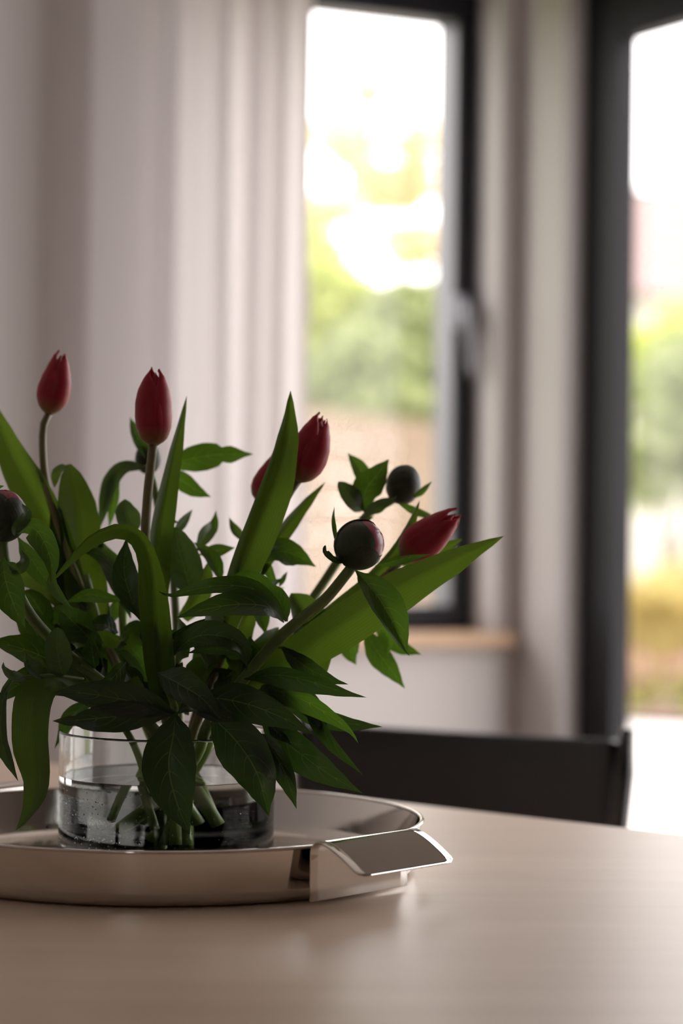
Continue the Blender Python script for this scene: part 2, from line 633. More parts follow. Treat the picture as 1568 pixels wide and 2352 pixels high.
bars('frame', WS0, WS1, WZ0, WZ1, 0.026, 0.03, 0.08, 0.165, win, M['frame'])
bars('sash', WS0 + 0.02, WS1 - 0.02, WZ0 + 0.008, WZ1 - 0.02, 0.026, 0.036, 0.078, 0.152, win, M['frame'])
b = MB()
b.box(PW, U, OUT, ZUP, WS0 + 0.04, WS1 - 0.04, 0.142, 0.146, WZ0 + 0.04, WZ1 - 0.05)
b.build('pane', M['pane'], win)
w2 = empty('window_2', P1 - U * 4.575 + V * 0.08 + ZUP * 1.0, 'small black framed window in the wall behind the viewer', 'window', kind='structure')
bars('glazing_bead', WS0 + 0.046, WS1 - 0.046, WZ0 + 0.044, WZ1 - 0.056, 0.003, 0.003, 0.082, 0.15, win, M['bead'])
bars('frame', BW0, BW1, 1.0, 2.0, 0.05, 0.05, 0.05, 0.12, w2, M['frame'], P1, -U, V)
b = MB()
b.box(P1, -U, V, ZUP, BW0 + 0.04, BW1 - 0.04, 0.08, 0.084, 1.04, 1.96)
b.build('pane', M['pane'], w2)
# lever handle on the sash stile
hb = PW + U * 0.010 + OUT * 0.078
hz = B(1036, 712, 4.48 - 1.87).z
b = MB()
b.box(hb, U, OUT, ZUP, -0.014, 0.016, -0.012, 0.0, hz - 0.035, hz + 0.03)
h = b.build('handle_plate', M['silver'], win, bevel=0.005)
b = MB()
b.tube([hb + ZUP * hz, hb - OUT * 0.032 + ZUP * hz], 0.009, 12)
b.build('handle_neck', M['silver'], h, smooth=True)
b = MB()
hp = hb - OUT * 0.032 + ZUP * hz
b.tube([hp + ZUP * 0.012, hp - ZUP * 0.01, hp - ZUP * 0.05 + U * 0.004, hp - ZUP * 0.11 + U * 0.008, hp - ZUP * 0.125 + U * 0.008], [0.007, 0.010, 0.008, 0.007, 0.005], 12)
b.build('handle_lever', M['silver'], h, smooth=True)

b = MB()
b.box(PW, U, OUT, ZUP, WS0 - 0.03, 0.075, -0.035, 0.0, WZ0 - 0.026, WZ0 - 0.002)
b.box(PW, U, OUT, ZUP, WS0, WS1, 0.0, 0.08, WZ0 - 0.026, WZ0 - 0.002)
tag(b.build('trim_1', M['sill'], bevel=0.004), 'light oak sill board under the black window', 'window sill', kind='structure')

# glazed patio door: outer frame and two leaves
door = empty('door_1', CORNER + V * 1.2 + U * 0.1, 'black framed glazed patio door beside the wall pier', 'door', kind='structure')
bars('frame', DT0, DT1, 0.0, DZ1, 0.05, 0.06, 0.04, 0.10, door, M['frame'], CORNER, V, U)
mid = (DT0 + DT1) / 2
for i, (t0, t1) in enumerate(((DT0 + 0.045, mid), (mid, DT1 - 0.045))):
    lf = empty('door_leaf', Vector((0, 0, 0)))
    lf.parent = door
    lf.location = CORNER + V * ((t0 + t1) / 2) + U * 0.08 - wloc(door)
    bars('leaf', t0, t1, 0.04, DZ1 - 0.05, 0.056, 0.1, 0.044, 0.085, lf, M['frame'], CORNER, V, U)
    b = MB()
    b.box(CORNER, V, U, ZUP, t0 + 0.05, t1 - 0.05, 0.078, 0.082, 0.12, DZ1 - 0.13)
    b.build('pane', M['pane'], lf)

# baseboard
b = MB()
b.box(PW, U, OUT, ZUP, s0 + 0.02, s1 - 0.001, -0.015, 0.0, 0, 0.1)
tag(b.build('baseboard_window', M['ceil'], bevel=0.003), 'white baseboard along the window wall', 'baseboard', kind='structure')


# ------------------------------------------------------------------ the garden outside
def ground(name, pts, z, mat, label, cat):
    vs = [Vector((x, y, z)) for x, y in pts]
    return tag(mesh(name, vs, [tuple(range(len(vs)))], mat, smooth=False), label, cat, kind='structure')


GZ = -0.12
ground('lawn', [(-45, 4.0), (45, 4.0), (45, 60), (-45, 60)], GZ - 0.04, M['lawn'], 'garden lawn beyond the patio', 'lawn')
pat = empty('patio', CORNER + U * 0.4 + ZUP * GZ, 'pale stone paving outside the patio door', 'patio', kind='structure')
slab_me = None
po = CORNER + U * (TD + 0.05) + V * 3.0
for i in range(11):
    for j in range(15):
        x0, y0 = i * 0.9, j * 0.9
        c = po + U * x0 - V * y0
        if slab_me is None:
            bb = MB()
            bb.box(wloc(pat), U, -V, ZUP, 0.006, 0.894, 0.006, 0.894, -0.05, 0)
            o = bb.build('paving_slab', M['patio'], pat)
            slab_me = o.data
        else:
            o = bpy.data.objects.new('paving_slab', slab_me)
            COL.objects.link(o)
            o.parent = pat
        o.location = Vector((c.x, c.y, GZ + 0.001 * ((i * 7 + j * 3) % 4))) - wloc(pat)
ground('flower_bed', [(0.9, 13.7), (7, 10.6), (8.5, 13), (1.5, 17.5)], GZ + 0.03, M['soil'], 'earth flower bed at the end of the patio', 'flower bed')

# slatted larch fence
fa = Vector((-0.149, 9.5, 0))
fd = Vector((0.59, 1.9, 0)).normalized()
fn = Vector((fd.y, -fd.x, 0))
fen = empty('garden_fence', fa + ZUP * GZ, 'pale timber fence of horizontal slats seen through the window', 'fence')
FT = 1.445
for k in range(-2, 3):
    bb = MB()
    bb.box(fa, fd, fn, ZUP, k * 1.8 - 0.05, k * 1.8 + 0.05, -0.1, -0.02, GZ - 0.04, FT + 0.01)
    bb.build('post', M['fence'], fen)
    if k == 2: continue
    for q in range(12):
        bb = MB()
        z0 = GZ + 0.03 + q * (FT - GZ - 0.03) / 12
        bb.box(fa, fd, fn, ZUP, k * 1.8 + 0.002, (k + 1) * 1.8 - 0.002, -0.02, 0.0, z0, z0 + 0.124)
        bb.build('slat', M['fence'], fen)


def leaf_cloud(name, clumps, n, size, mat, parent, seed, up=0.0):
    rnd = random.Random(seed)
    vs, fs = [], []
    tot = sum(c[3] * c[4] * c[5] for c in clumps)
    for (cx, cy, cz, rx, ry, rz) in clumps:
        m = int(n * rx * ry * rz / tot)
        for _ in range(m):
            d = Vector((rnd.gauss(0, 1), rnd.gauss(0, 1), rnd.gauss(0, 1))).normalized() * rnd.random() ** 0.45
            p = Vector((cx + d.x * rx, cy + d.y * ry, cz + d.z * rz))
            a = Vector((rnd.gauss(0, 1), rnd.gauss(0, 1), rnd.gauss(0, 1) + up)).normalized()
            c = a.orthogonal().normalized()
            c.rotate(Matrix.Rotation(rnd.random() * 6.28, 3, a))
            s = size * rnd.uniform(0.6, 1.3)
            k = len(vs)
            vs += [p - a * s, p + c * s * 0.45, p + a * s, p - c * s * 0.45]
            fs.append((k, k + 1, k + 2, k + 3))
    o = mesh(name, vs, fs, mat, parent, smooth=False)
    o['kind'] = 'stuff'
    return o


def tree(name, base, clumps, n, size, mat, seed, label, cat='tree', trunk=0.07):
    t = empty(name, base, label, cat, 'garden plants')
    bb = MB()
    rnd = random.Random(seed)
    cen = sum((Vector(c[:3]) for c in clumps), Vector()) / len(clumps)
    fork = Vector((base.x, base.y, base.z + (cen.z - base.z) * 0.45))
    bb.tube([base, base * 0.5 + fork * 0.5 + Vector((rnd.uniform(-.05, .05), 0, 0)), fork], [trunk, trunk * 0.85, trunk * 0.7], 8)
    bb.build('trunk', M['bark'], t, smooth=True)
    for c in clumps:
        bb = MB()
        e = Vector(c[:3])
        bb.tube([fork - ZUP * 0.02, fork * 0.5 + e * 0.5 + Vector((0, 0, -0.1)), e], [trunk * 0.5, trunk * 0.3, trunk * 0.12], 6)
        bb.build('branch', M['bark'], t, smooth=True)
    leaf_cloud('foliage', clumps, n, size, mat, t, seed)
    return t


def at(x, y, D):
    return B(x, y, D - 1.87)


def clump(x, y, D, rpx, ry=None, depth=None):
    p = at(x, y, D)
    r = rpx / F * D
    return (p.x, p.y, p.z, r, depth or r, (ry or rpx) / F * D)


def gbase(x, D):
    p = at(x, 1176, D)
    return Vector((p.x, p.y, GZ - 0.04))


tree('pale_tree', gbase(860, 15), [clump(800, 330, 15, 90, 70), clump(900, 430, 15.3, 110, 60), clump(960, 330, 15, 70, 60), clump(760, 480, 14.8, 80, 50), clump(950, 560, 15, 90, 60), clump(850, 210, 15.2, 60, 40)],
     1100, 0.075, M['f_gold'], 3, 'pale golden tree with sparse leaves behind the timber fence', trunk=0.05)
tree('lime_shrub', gbase(730, 13.5), [clump(720, 640, 13.5, 90, 110), clump(800, 700, 13.3, 80, 90), clump(700, 780, 13.5, 100, 100), clump(640, 560, 13.6, 120, 110)],
     2600, 0.06, M['f_lime'], 4, 'bright lime green shrub rising behind the timber fence', 'shrub', trunk=0.04)
tree('green_shrub', gbase(900, 13.0), [clump(930, 730, 13, 110, 90), clump(840, 830, 12.8, 120, 90), clump(960, 860, 13, 120, 90), clump(740, 890, 12.9, 110, 80), clump(880, 920, 12.7, 120, 60), clump(1010, 930, 12.9, 90, 60)],
     4800, 0.055, M['f_green'], 5, 'mid green shrub just above the timber fence', 'shrub', trunk=0.04)
tree('rounded_shrub', gbase(1530, 16.5), [clump(1530, 900, 16.5, 110, 110), clump(1600, 1010, 16.3, 120, 110), clump(1500, 1080, 16.2, 100, 100), clump(1640, 850, 16.6, 120, 110), clump(1720, 980, 16, 130, 150)],
     4200, 0.06, M['f_green'], 6, 'rounded green shrub seen through the patio door glass', 'shrub', trunk=0.04)
tree('lime_bush', gbase(1600, 17.5), [clump(1500, 800, 17.5, 70, 60), clump(1580, 760, 17.5, 90, 70), clump(1680, 740, 17.5, 90, 80)],
     1500, 0.06, M['f_lime'], 7, 'lime green bush top above the rounded shrub', 'shrub', trunk=0.04)


def grass_tuft(base, hgt, spread, n, mat, seed, label):
    t = empty('ornamental_grass', base, label, 'grass clump', 'garden plants')
    rnd = random.Random(seed)
    vs, fs = [], []
    for _ in range(n):
        a = rnd.random() * 6.28
        r = rnd.random() ** 0.5
        d = Vector((math.cos(a), math.sin(a), 0))
        q = Vector((-d.y, d.x, 0)) * 0.012
        p0 = base + d * r * spread * 0.3
        p1 = base + d * r * spread * 0.7 + ZUP * hgt * rnd.uniform(0.5, 0.75)
        p2 = base + d * r * spread * 1.3 + ZUP * hgt * rnd.uniform(0.7, 1.0)
        k = len(vs)
        vs += [p0 - q, p0 + q, p1 - q, p1 + q, p2]
        fs += [(k, k + 1, k + 3, k + 2), (k + 2, k + 3, k + 4)]
    o = mesh('blades', vs, fs, mat, t, smooth=False)
    o['kind'] = 'stuff'


for i, (x, y, D, hg, lab) in enumerate(((1490, 0, 14.6, 0.85, 'straw yellow ornamental grass nearest the door frame'), (1590, 0, 15.5, 0.95, 'straw yellow ornamental grass at the picture edge'))):
    grass_tuft(gbase(x, D) + ZUP * 0.05, hg, 0.3, 500, M['f_straw'], 20 + i, lab)
for i, (x, D, lab) in enumerate(((1470, 14.0, 'low pink flowering plant by the door frame side of the bed'), (1600, 13.9, 'low pink flowering plant at the picture edge of the bed'))):
    bs = gbase(x, D) + ZUP * 0.06
    t = empty('flowering_plant', bs, lab, 'flowers', 'garden plants')
    leaf_cloud('foliage', [(bs.x, bs.y, bs.z + 0.15, 0.16, 0.14, 0.15)], 350, 0.035, M['f_lime'], t, 40 + i)
    leaf_cloud('blossom', [(bs.x, bs.y, bs.z + 0.2, 0.17, 0.15, 0.14)], 260, 0.03, M['f_pink'], t, 50 + i)

# neighbouring house
hb0 = at(1585, 1176, 36)
hs = empty('neighbour_house', Vector((hb0.x, hb0.y, GZ)), 'pale rendered house with a red tile roof beyond the garden', 'house')
ho = Vector((hb0.x, hb0.y, 0))
b = MB()
b.box(ho, U, -V, ZUP, -1.3, 7, 0, 6, GZ, 4.3)
b.build('house_wall', M['render'], hs)
zt = 6.35
rv = [ho + U * -1.5 + V * 0.3 + ZUP * 4.25, ho + U * 7.2 + V * 0.3 + ZUP * 4.25, ho + U * 7.2 - V * 3 + ZUP * zt, ho + U * -1.5 - V * 3 + ZUP * zt,
      ho + U * -1.5 - V * 6.3 + ZUP * 4.25, ho + U * 7.2 - V * 6.3 + ZUP * 4.25]
mesh('roof', rv, [(0, 1, 2, 3), (3, 2, 5, 4), (0, 3, 4), (1, 5, 2), (0, 4, 5, 1)], M['rooftile'], hs, smooth=False)
for xx in (0.2, 2.6, 5.0):
    b = MB()
    b.box(ho, U, -V, ZUP, xx, xx + 1.1, -0.03, 0.05, 2.3, 3.5)
    wv = b.build('house_window', M['ceil'], hs)
    b = MB()
    b.box(ho, U, -V, ZUP, xx + 0.08, xx + 1.02, -0.04, -0.02, 2.38, 3.42)
    b.build('house_pane', M['frame'], wv)

# ------------------------------------------------------------------ curtain
rnd = random.Random(11)
CO = PW + V * 0.10
cs0, cs1 = -0.803, -0.398
ZN, XN = 26, 190
vs, fs, uvs = [], [], []
for j in range(ZN):
    zf = j / (ZN - 1)
    z = 0.02 + zf * (CH - 0.08)
    for i in range(XN):
        q = i / (XN - 1)
        s = cs0 - 0.012 * (1 - zf) + q * (cs1 - cs0 + 0.012 * (1 - zf) + 0.004)
        # flat to the left, tighter folds towards the window side
        ph = 2 * math.pi * (0.5 * q + 4.2 * q ** 2.6) + 0.9 * (1 - zf) + 1.2 * noise.noise((q * 3, zf * 0.8, 7))
        amp = (0.007 + 0.026 * q) * (1 + 0.5 * noise.noise((q * 5, zf * 1.1, 1)))
        dep = amp * math.sin(ph) + 0.006 * math.sin(2.3 * ph + 1 + 1.2 * zf) + 0.006 * noise.noise((q * 9, zf * 2.2, 3))
        s2 = s + 0.35 * amp * math.sin(2 * ph + 0.8) * 0.5
        vs.append(CO + U * s2 + V * dep + ZUP * z)
for j in range(ZN - 1):
    for i in range(XN - 1):
        k = j * XN + i
        fs.append((k, k + 1, k + XN + 1, k + XN))
cur = empty('curtain', CO + U * (cs0 + cs1) / 2, 'white sheer linen curtain hanging in soft folds beside the window', 'curtain')
mesh('curtain_cloth', vs, fs, M['curtain'], cur)
b = MB()
b.tube([CO + U * -0.88 + ZUP * 2.40, CO + U * 0.06 + ZUP * 2.40], 0.012, 12)
b.build('curtain_rail', M['frame'], cur, smooth=True)
for i in range(7):
    b = MB()
    c = CO + U * (cs0 + 0.01 + (cs1 - cs0 - 0.02) * i / 6) + ZUP * 2.40
    b.tube([c + (V * math.cos(a) + ZUP * math.sin(a)) * 0.016 for a in [k * math.pi / 6 for k in range(13)]], 0.003, 6, cap=False)
    b.build('curtain_ring', M['frame'], cur, smooth=True)

# ------------------------------------------------------------------ table
TZ = 0.75
TP = Vector((0.0411, 2.326, 0))
TA = Vector((0.761, -0.649, 0)).normalized()
TN = Vector((TA.y, -TA.x, 0))       # towards the viewer's side of the table
if TN.y > 0: TN = -TN
tb = empty('dining_table', TP + TN * 0.5 + TA * 0.25, 'bleached wood dining table under the steel tray', 'table')
b = MB()
b.box(TP, TA, TN, ZUP, -0.75, 1.2, 0, 1.0, TZ - 0.03, TZ)
b.build('tabletop', M['table'], tb, bevel=0.004)
b = MB()
b.box(TP, TA, TN, ZUP, -0.62, 1.07, 0.1, 0.9, TZ - 0.1, TZ - 0.03)
b.build('apron', M['table'], tb)
for ta in (-0.66, 1.04):
    for tn in (0.06, 0.87):
        b = MB()
        b.box(TP, TA, TN, ZUP, ta, ta + 0.07, tn, tn + 0.07, 0, TZ - 0.03)
        b.build('leg', M['table'], tb, bevel=0.004)

# ------------------------------------------------------------------ black chair behind the table
def chair(XL, XR, label):
    CA = (XR - XL)
    cw = CA.length
    CA.normalize()
    CB = Vector((-CA.y, CA.x, 0))        # away from the table (behind the chair)
    if CB.y < 0: CB = -CB
    ch = empty('dining_chair', (XL + XR) / 2 - CB * 0.2, label, 'chair')
    HT = 0.777
    n = 24
    vs, fs = [], []
    for j in range(9):
        z = 0.52 + (HT - 0.52) * j / 8
        for i in range(n + 1):
            q = i / n
            bow = 0.028 * (1 - (2 * q - 1) ** 2)
            lean = 0.10 * (z - 0.45)
            vs.append(XL + CA * (0.012 + q * (cw - 0.024)) + CB * (bow + lean - 0.03) + ZUP * (z - (0.004 * math.sin(math.pi * q) if j == 8 else 0)))
    for j in range(8):
        for i in range(n):
            k = j * (n + 1) + i
            fs.append((k, k + 1, k + n + 2, k + n + 1))
    o = mesh('backrest', vs, fs, M['black'], ch)
    m = o.modifiers.new('thick', 'SOLIDIFY')
    m.thickness = 0.02
    m.offset = 0
    m = o.modifiers.new('bevel', 'BEVEL')
    m.width = 0.006
    m.segments = 3
    for q, e in ((XL, -1), (XR, 1)):
        b = MB()
        pts = [q - CA * e * 0.03 + CB * 0.05, q - CA * e * 0.02 + CB * -0.02 + ZUP * 0.45, q - CA * e * 0.012 + CB * -0.01 + ZUP * 0.62, q + CB * 0.005 + ZUP * (HT + 0.004), q + CB * 0.006 + ZUP * (HT + 0.012)]
        b.tube([Vector(p) for p in spline(pts, 14)], [0.014] * 12 + [0.0135, 0.008], 12)
        b.build('post', M['blackmetal'], ch, smooth=True)
    for e, q in ((-1, XL), (1, XR)):
        b = MB()
        f0 = q - CA * e * 0.03 - CB * 0.40
        b.tube([f0, f0 + ZUP * 0.44], [0.011, 0.014], 10)
        b.build('leg', M['blackmetal'], ch, smooth=True)
    b = MB()
    b.box(XL, CA, CB, ZUP, 0.0, cw, -0.44, -0.02, 0.43, 0.47)
    b.build('seat', M['black'], ch, bevel=0.012)


chair(Vector((-0.044, 2.87, 0)), Vector((0.318, 2.68, 0)), 'black leather dining chair in front of the door frame')

# ------------------------------------------------------------------ steel tray
TC = Vector((-0.137, 1.87, TZ))
RT = 0.2037
TH_ = 0.041
tr = empty('serving_tray', TC, 'round polished steel tray holding the flower vase', 'tray')
b = MB()
prof = [(0.0001, 0.0005), (RT - 0.016, 0.0005), (RT - 0.011, 0.0015), (RT - 0.0075, 0.005), (RT - 0.006, 0.010), (RT - 0.0015, TH_ - 0.001),
        (RT - 0.0028, TH_ - 0.001), (RT - 0.0075, 0.011), (RT - 0.0095, 0.006), (RT - 0.0125, 0.0032), (RT - 0.017, 0.0022), (0.0001, 0.0022)]
b.lathe(TC, prof, 160, hold=0.0006)
b.build('tray_body', M['steel'], tr, smooth=True)
b = MB()
rp = [(RT - 0.0018 + 0.0019 * math.cos(a), TH_ - 0.001 + 0.0013 * math.sin(a)) for a in [2 * math.pi * k / 8 for k in range(8)]]
b.lathe(TC, rp, 128, closed=True)
b.build('tray_rim', M['steel'], tr, smooth=True)


def handle(ang):
    o_ = Vector((math.cos(ang), math.sin(ang), 0))
    t_ = Vector((-math.sin(ang), math.cos(ang), 0))
    pr = [(0.0, 0.003), (0.0, 0.012), (0.0, 0.024), (0.0, 0.035)]
    for k in range(1, 9):
        a = math.pi - math.pi / 2 * k / 8
        pr.append((0.0085 + 0.0085 * math.cos(a), 0.0375 + 0.0085 * math.sin(a)))
    ex, ez = pr[-1]
    for k in range(1, 17):
        q = k / 16
        pr.append((ex + (0.0465 - ex) * q, ez - (ez - 0.0255) * q ** 1.4))
    L2, r = 0.0535, 0.006
    vs, fs = [], []
    nn = 13
    for i, (ox, oz) in enumerate(pr):
        e = math.hypot(0.0465 - ox, 0.0255 - oz) if i > 15 else 1
        hl = L2
        if e < r: hl = L2 - (r - math.sqrt(max(0, r * r - (r - e) ** 2)))
        for k in range(nn):
            tt = -hl + 2 * hl * k / (nn - 1)
            vs.append(TC + o_ * (RT + 0.0012 + ox) + t_ * (tt - 0.003) + ZUP * oz)
    for i in range(len(pr) - 1):
        for k in range(nn - 1):
            q = i * nn + k
            fs.append((q, q + 1, q + nn + 1, q + nn))
    h = mesh('handle', vs, fs, M['steel'], tr)
    m = h.modifiers.new('thick', 'SOLIDIFY')
    m.thickness = 0.0012
    m.offset = 1
    m = h.modifiers.new('bevel', 'BEVEL')
    m.width = 0.0003
    m.segments = 1


handle(math.radians(-41))
handle(math.radians(139))

# ------------------------------------------------------------------ glass vase and water
VC = Vector((-0.1325, 1.87, TZ + 0.0026))
RV, HV = 0.0832, 0.1035
va = empty('glass_vase', VC, 'clear low cylindrical glass vase standing in the tray', 'vase')
b = MB()
ro, ri = RV, RV - 0.0028
prof = [(0.0001, 0.0), (ro - 0.005, 0.0), (ro - 0.0015, 0.0012), (ro, 0.005), (ro, HV - 0.0015), (ro - 0.0007, HV - 0.0003), (ro - 0.0014, HV), (ro - 0.0022, HV - 0.0003), (ri, HV - 0.0015),
        (ri, 0.010), (ri - 0.0015, 0.0065), (ri - 0.005, 0.005), (0.0001, 0.005)]
b.lathe(VC, prof, 128, hold=0.0004)
b.build('vase_glass', M['glass'], va, smooth=True)
WZ = 0.8215 - VC.z
b = MB()
rw = ri + 0.0003
prof = [(0.0001, 0.0048), (ri - 0.005, 0.0048), (ri - 0.0012, 0.0064), (rw, 0.0101), (rw, WZ + 0.0008), (ri - 0.0010, WZ + 0.0003), (ri - 0.003, WZ), (0.0001, WZ)]
wt = empty('vase_water', VC + ZUP * 0.006, 'clear bubbly water filling the lower half of the glass vase', 'water', kind='thing')
b.lathe(VC, prof, 128, hold=0.0004)
b.build('water_body', M['water'], wt, smooth=True)
rnd = random.Random(5)
vs, fs = [], []
ico = bmesh.new()
bmesh.ops.create_icosphere(ico, subdivisions=1, radius=1)
iv = [v.co.copy() for v in ico.verts]
fi = [tuple(v.index for v in f.verts) for f in ico.faces]
ico.free()
for _ in range(210):
    a = math.radians(rnd.choice((rnd.gauss(-128, 17), rnd.gauss(-125, 22), rnd.uniform(-170, -10))))
    zz = 0.012 + (WZ - 0.016) * rnd.random()
    c = VC + Vector((math.cos(a) * (ri - 0.001), math.sin(a) * (ri - 0.001), zz))
    r = rnd.uniform(0.00032, 0.00062)
    k = len(vs)
    vs += [c + v * r for v in iv]
    fs += [tuple(i + k for i in f) for f in fi]
o = mesh('bubbles', vs, fs, M['bubble'], wt)
o['kind'] = 'stuff'


# ------------------------------------------------------------------ plants
PEONY_PROF = [(0, 0.04), (0.06, 0.16), (0.2, 0.62), (0.36, 0.95), (0.48, 1.0), (0.65, 0.82), (0.8, 0.5), (0.92, 0.18), (1, 0.0)]
TULIP_PROF = [(0, 0.55), (0.15, 0.78), (0.4, 1.0), (0.6, 0.94), (0.8, 0.62), (0.93, 0.25), (1, 0.0)]
OVAL_PROF = [(0, 0.15), (0.1, 0.5), (0.3, 0.92), (0.5, 1.0), (0.7, 0.9), (0.88, 0.55), (0.96, 0.25), (1, 0.0)]
LSEED = [0]


def leaf(parent, pts, wpx, mat='peony', roll=0.0, fold=18, prof=None, wave=0.06, flip=False, name='leaf', notch=None):
    """pts: midrib from base to tip as (x, y, depth offset); wpx: width as seen; roll: turn of the blade about its midrib
    (degrees, a number or (base, tip)); fold: how far the halves fold up along the midrib"""
    LSEED[0] += 1
    sd = LSEED[0]
    wide = wpx > 34 or len(pts) > 3
    n, m = (22, 9) if wide else (15, 7)
    P = [Vector(p) for p in spline([B(*p) for p in pts], n)]
    if mat == 'tulip' and fold >= 18: fold = fold * 1.7
    if prof is None: prof = TULIP_PROF if mat == 'tulip' else PEONY_PROF
    r0, r1 = roll if isinstance(roll, tuple) else (roll, roll)
    vs, fs, uvs = [], [], []
    camp = Vector((0, 0, CZ))
    for i, p in enumerate(P):
        v = i / (n - 1)
        t = (P[min(n - 1, i + 1)] - P[max(0, i - 1)]).normalized()
        view = (p - camp).normalized()
        s = t.cross(view)
        if s.length < 1e-3: s = t.orthogonal()
        s.normalize()
        a = math.radians(r0 + (r1 - r0) * v)
        s.rotate(Matrix.Rotation(a, 3, t))
        nrm = s.cross(t).normalized()
        if flip: nrm = -nrm
        hw = 0.5 * wpx / F * p.y * lerp_table(prof, v)
        if notch: hw *= 1 - 0.38 * math.exp(-((v - notch) / 0.035) ** 2) + 0.12 * math.exp(-((v - notch - 0.09) / 0.05) ** 2)
        fo = math.radians(fold) * (0.6 + 0.4 * math.sin(math.pi * v))
        for k in range(m):
            u = -1 + 2 * k / (m - 1)
            au = abs(u)
            wv = wave * hw * au * math.sin(v * 9 + sd * 1.7 + (0.9 if u > 0 else 0)) * 1.3
            curl = 0.22 * hw * (au ** 2) * math.sin(sd * 2.1)
            vs.append(p + s * (u * hw) - nrm * (au * hw * math.tan(fo) - wv + curl * 0.5))
            uvs.append(((u + 1) / 2, v))
    for i in range(n - 1):
        for k in range(m - 1):
            q = i * m + k
            fs.append((q, q + 1, q + m + 1, q + m))
    return mesh(name, vs, fs, M[mat], parent, True, uvs)


def stem(parent, pts, wpx, mat='stem', name='stem', taper=1.0, n=26):
    """a stem through pts; the length standing in the vase is a paler, stripped part of it"""
    n = n + 14
    Q = spline([(*B(*p), p[1]) for p in pts], n)
    P = [Vector(q[:3]) for q in Q]
    rads = [0.5 * wpx / F * p.y * (1 + (taper - 1) * i / (n - 1)) for i, p in enumerate(P)]
    cut = next((i for i, q in enumerate(Q) if q[3] > 1715), n) if pts[-1][1] > 1850 else n
    b = MB()
    b.tube(P[:cut], rads[:cut], 10)
    o = b.build(name, M[mat], parent, smooth=True)
    if cut < n - 2:
        b = MB()
        b.tube(P[cut - 1:], rads[cut - 1:], 12)
        b.build('stem_foot', M['stem_cut'], o, smooth=True)
    return o


BLOOM_R = [(0, 0.16), (0.04, 0.45), (0.12, 0.76), (0.25, 0.95), (0.38, 1.0), (0.55, 0.95), (0.72, 0.82), (0.88, 0.60), (1, 0.30)]


def bloom(parent, base, tip, wpx, spin=0.0):
    b0, t0 = B(*base), B(*tip)
    ax = t0 - b0
    L = ax.length
    ax.normalize()
    e1 = ax.cross(Vector((0, 1, 0))).normalized()
    e2 = ax.cross(e1).normalized()
    R = 0.5 * wpx / F * b0.y
    for k in range(6):
        inner = k % 2
        phi = math.radians(60 * k + spin)
        sc = 0.94 if inner else 1.0
        ln = L * (0.93 if inner else (1.0, 0.955, 0.975)[k // 2])
        nv, nu = 22, 11
        vs, fs, uvs = [], [], []
        for i in range(nv):
            v = i / (nv - 1)
            r = lerp_table(BLOOM_R, v) * R * sc * (1 - (0.30 if inner else 0.05) * max(0, v - 0.6) / 0.4)
            ha = 66.0
            if v > 0.5:
                ha *= max(0.0, 1 - ((v - 0.5) / 0.5) ** 4.5)
            if v < 0.1: ha = 58
            for j in range(nu):
                u = -1 + 2 * j / (nu - 1)
                an = phi + math.radians(ha) * u
                rr = r * (1 + 0.05 * (1 - abs(u)) - 0.07 * u * u) + 0.0006 * math.sin(7 * v + k * 2 + 2 * u)
                vs.append(b0 + ax * (v * ln - 0.03 * L * u * u * v) + (e1 * math.cos(an) + e2 * math.sin(an)) * rr)
                uvs.append(((u + 1) / 2, v))
        for i in range(nv - 1):
            for j in range(nu - 1):
                q = i * nu + j
                fs.append((q, q + 1, q + nu + 1, q + nu))
        o = mesh('petal', vs, fs, M['petal'], parent, True, uvs)
        m = o.modifiers.new('thick', 'SOLIDIFY')
        m.thickness = 0.0006


def peony_bud(parent, c, rpx, axis, shells, seed=0, squash=1.06):
    """axis: direction the bud opens; shells: list of (direction, half angle) green bracts wrapping the petals"""
    C = B(*c)
    R = rpx / F * C.y
    ax = Vector(axis).normalized()
    ns, nr = 28, 20
    vs, fs = [], []
    e1 = ax.orthogonal().normalized()
    e2 = ax.cross(e1)
    for i in range(nr):
        th = math.pi * i / (nr - 1)
        for k in range(ns):
            a = 2 * math.pi * k / ns
            rr = R * 0.945 * (1 + 0.03 * abs(math.sin(a * 2.5 + 3 * th + seed)) * math.sin(th) * (1 + math.cos(th)) + 0.02 * math.sin(11 * a) * math.exp(-3 * th))
            vs.append(C + ax * (math.cos(th) * rr * squash) + (e1 * math.cos(a) + e2 * math.sin(a)) * (math.sin(th) * rr))
    for i in range(nr - 1):
        for k in range(ns):
            k2 = (k + 1) % ns
            fs.append((i * ns + k, i * ns + k2, (i + 1) * ns + k2, (i + 1) * ns + k))
    bd = mesh('bud', vs, fs, M['budpetal'], parent)
    for si, (dr, half) in enumerate(shells):
        d = Vector(dr).normalized()
        a1 = d.orthogonal().normalized()
        a2 = d.cross(a1)
        vs, fs, uvs = [], [], []
        n1, n2 = 12, 32
        for i in range(n1):
            for k in range(n2):
                a = 2 * math.pi * k / n2
                th = math.radians(half) * i / (n1 - 1) * (1 + 0.06 * math.sin(3 * a + si + seed))
                rr = R * (1.0 + 0.022 * si - 0.02 * (i / (n1 - 1)) ** 3)
                q = d * math.cos(th) + (a1 * math.cos(a) + a2 * math.sin(a)) * math.sin(th)
                q = q + ax * q.dot(ax) * (squash - 1)
                vs.append(C + q * rr)
                uvs.append((0.5 + 0.5 * math.sin(th) * math.cos(a), 0.5 + 0.5 * math.sin(th) * math.sin(a)))
        for i in range(n1 - 1):
            for k in range(n2):
                k2 = (k + 1) % n2
                fs.append((i * n2 + k, i * n2 + k2, (i + 1) * n2 + k2, (i + 1) * n2 + k))
        mesh('sepal', vs, fs, M['bud'], bd, True, uvs)
    return bd


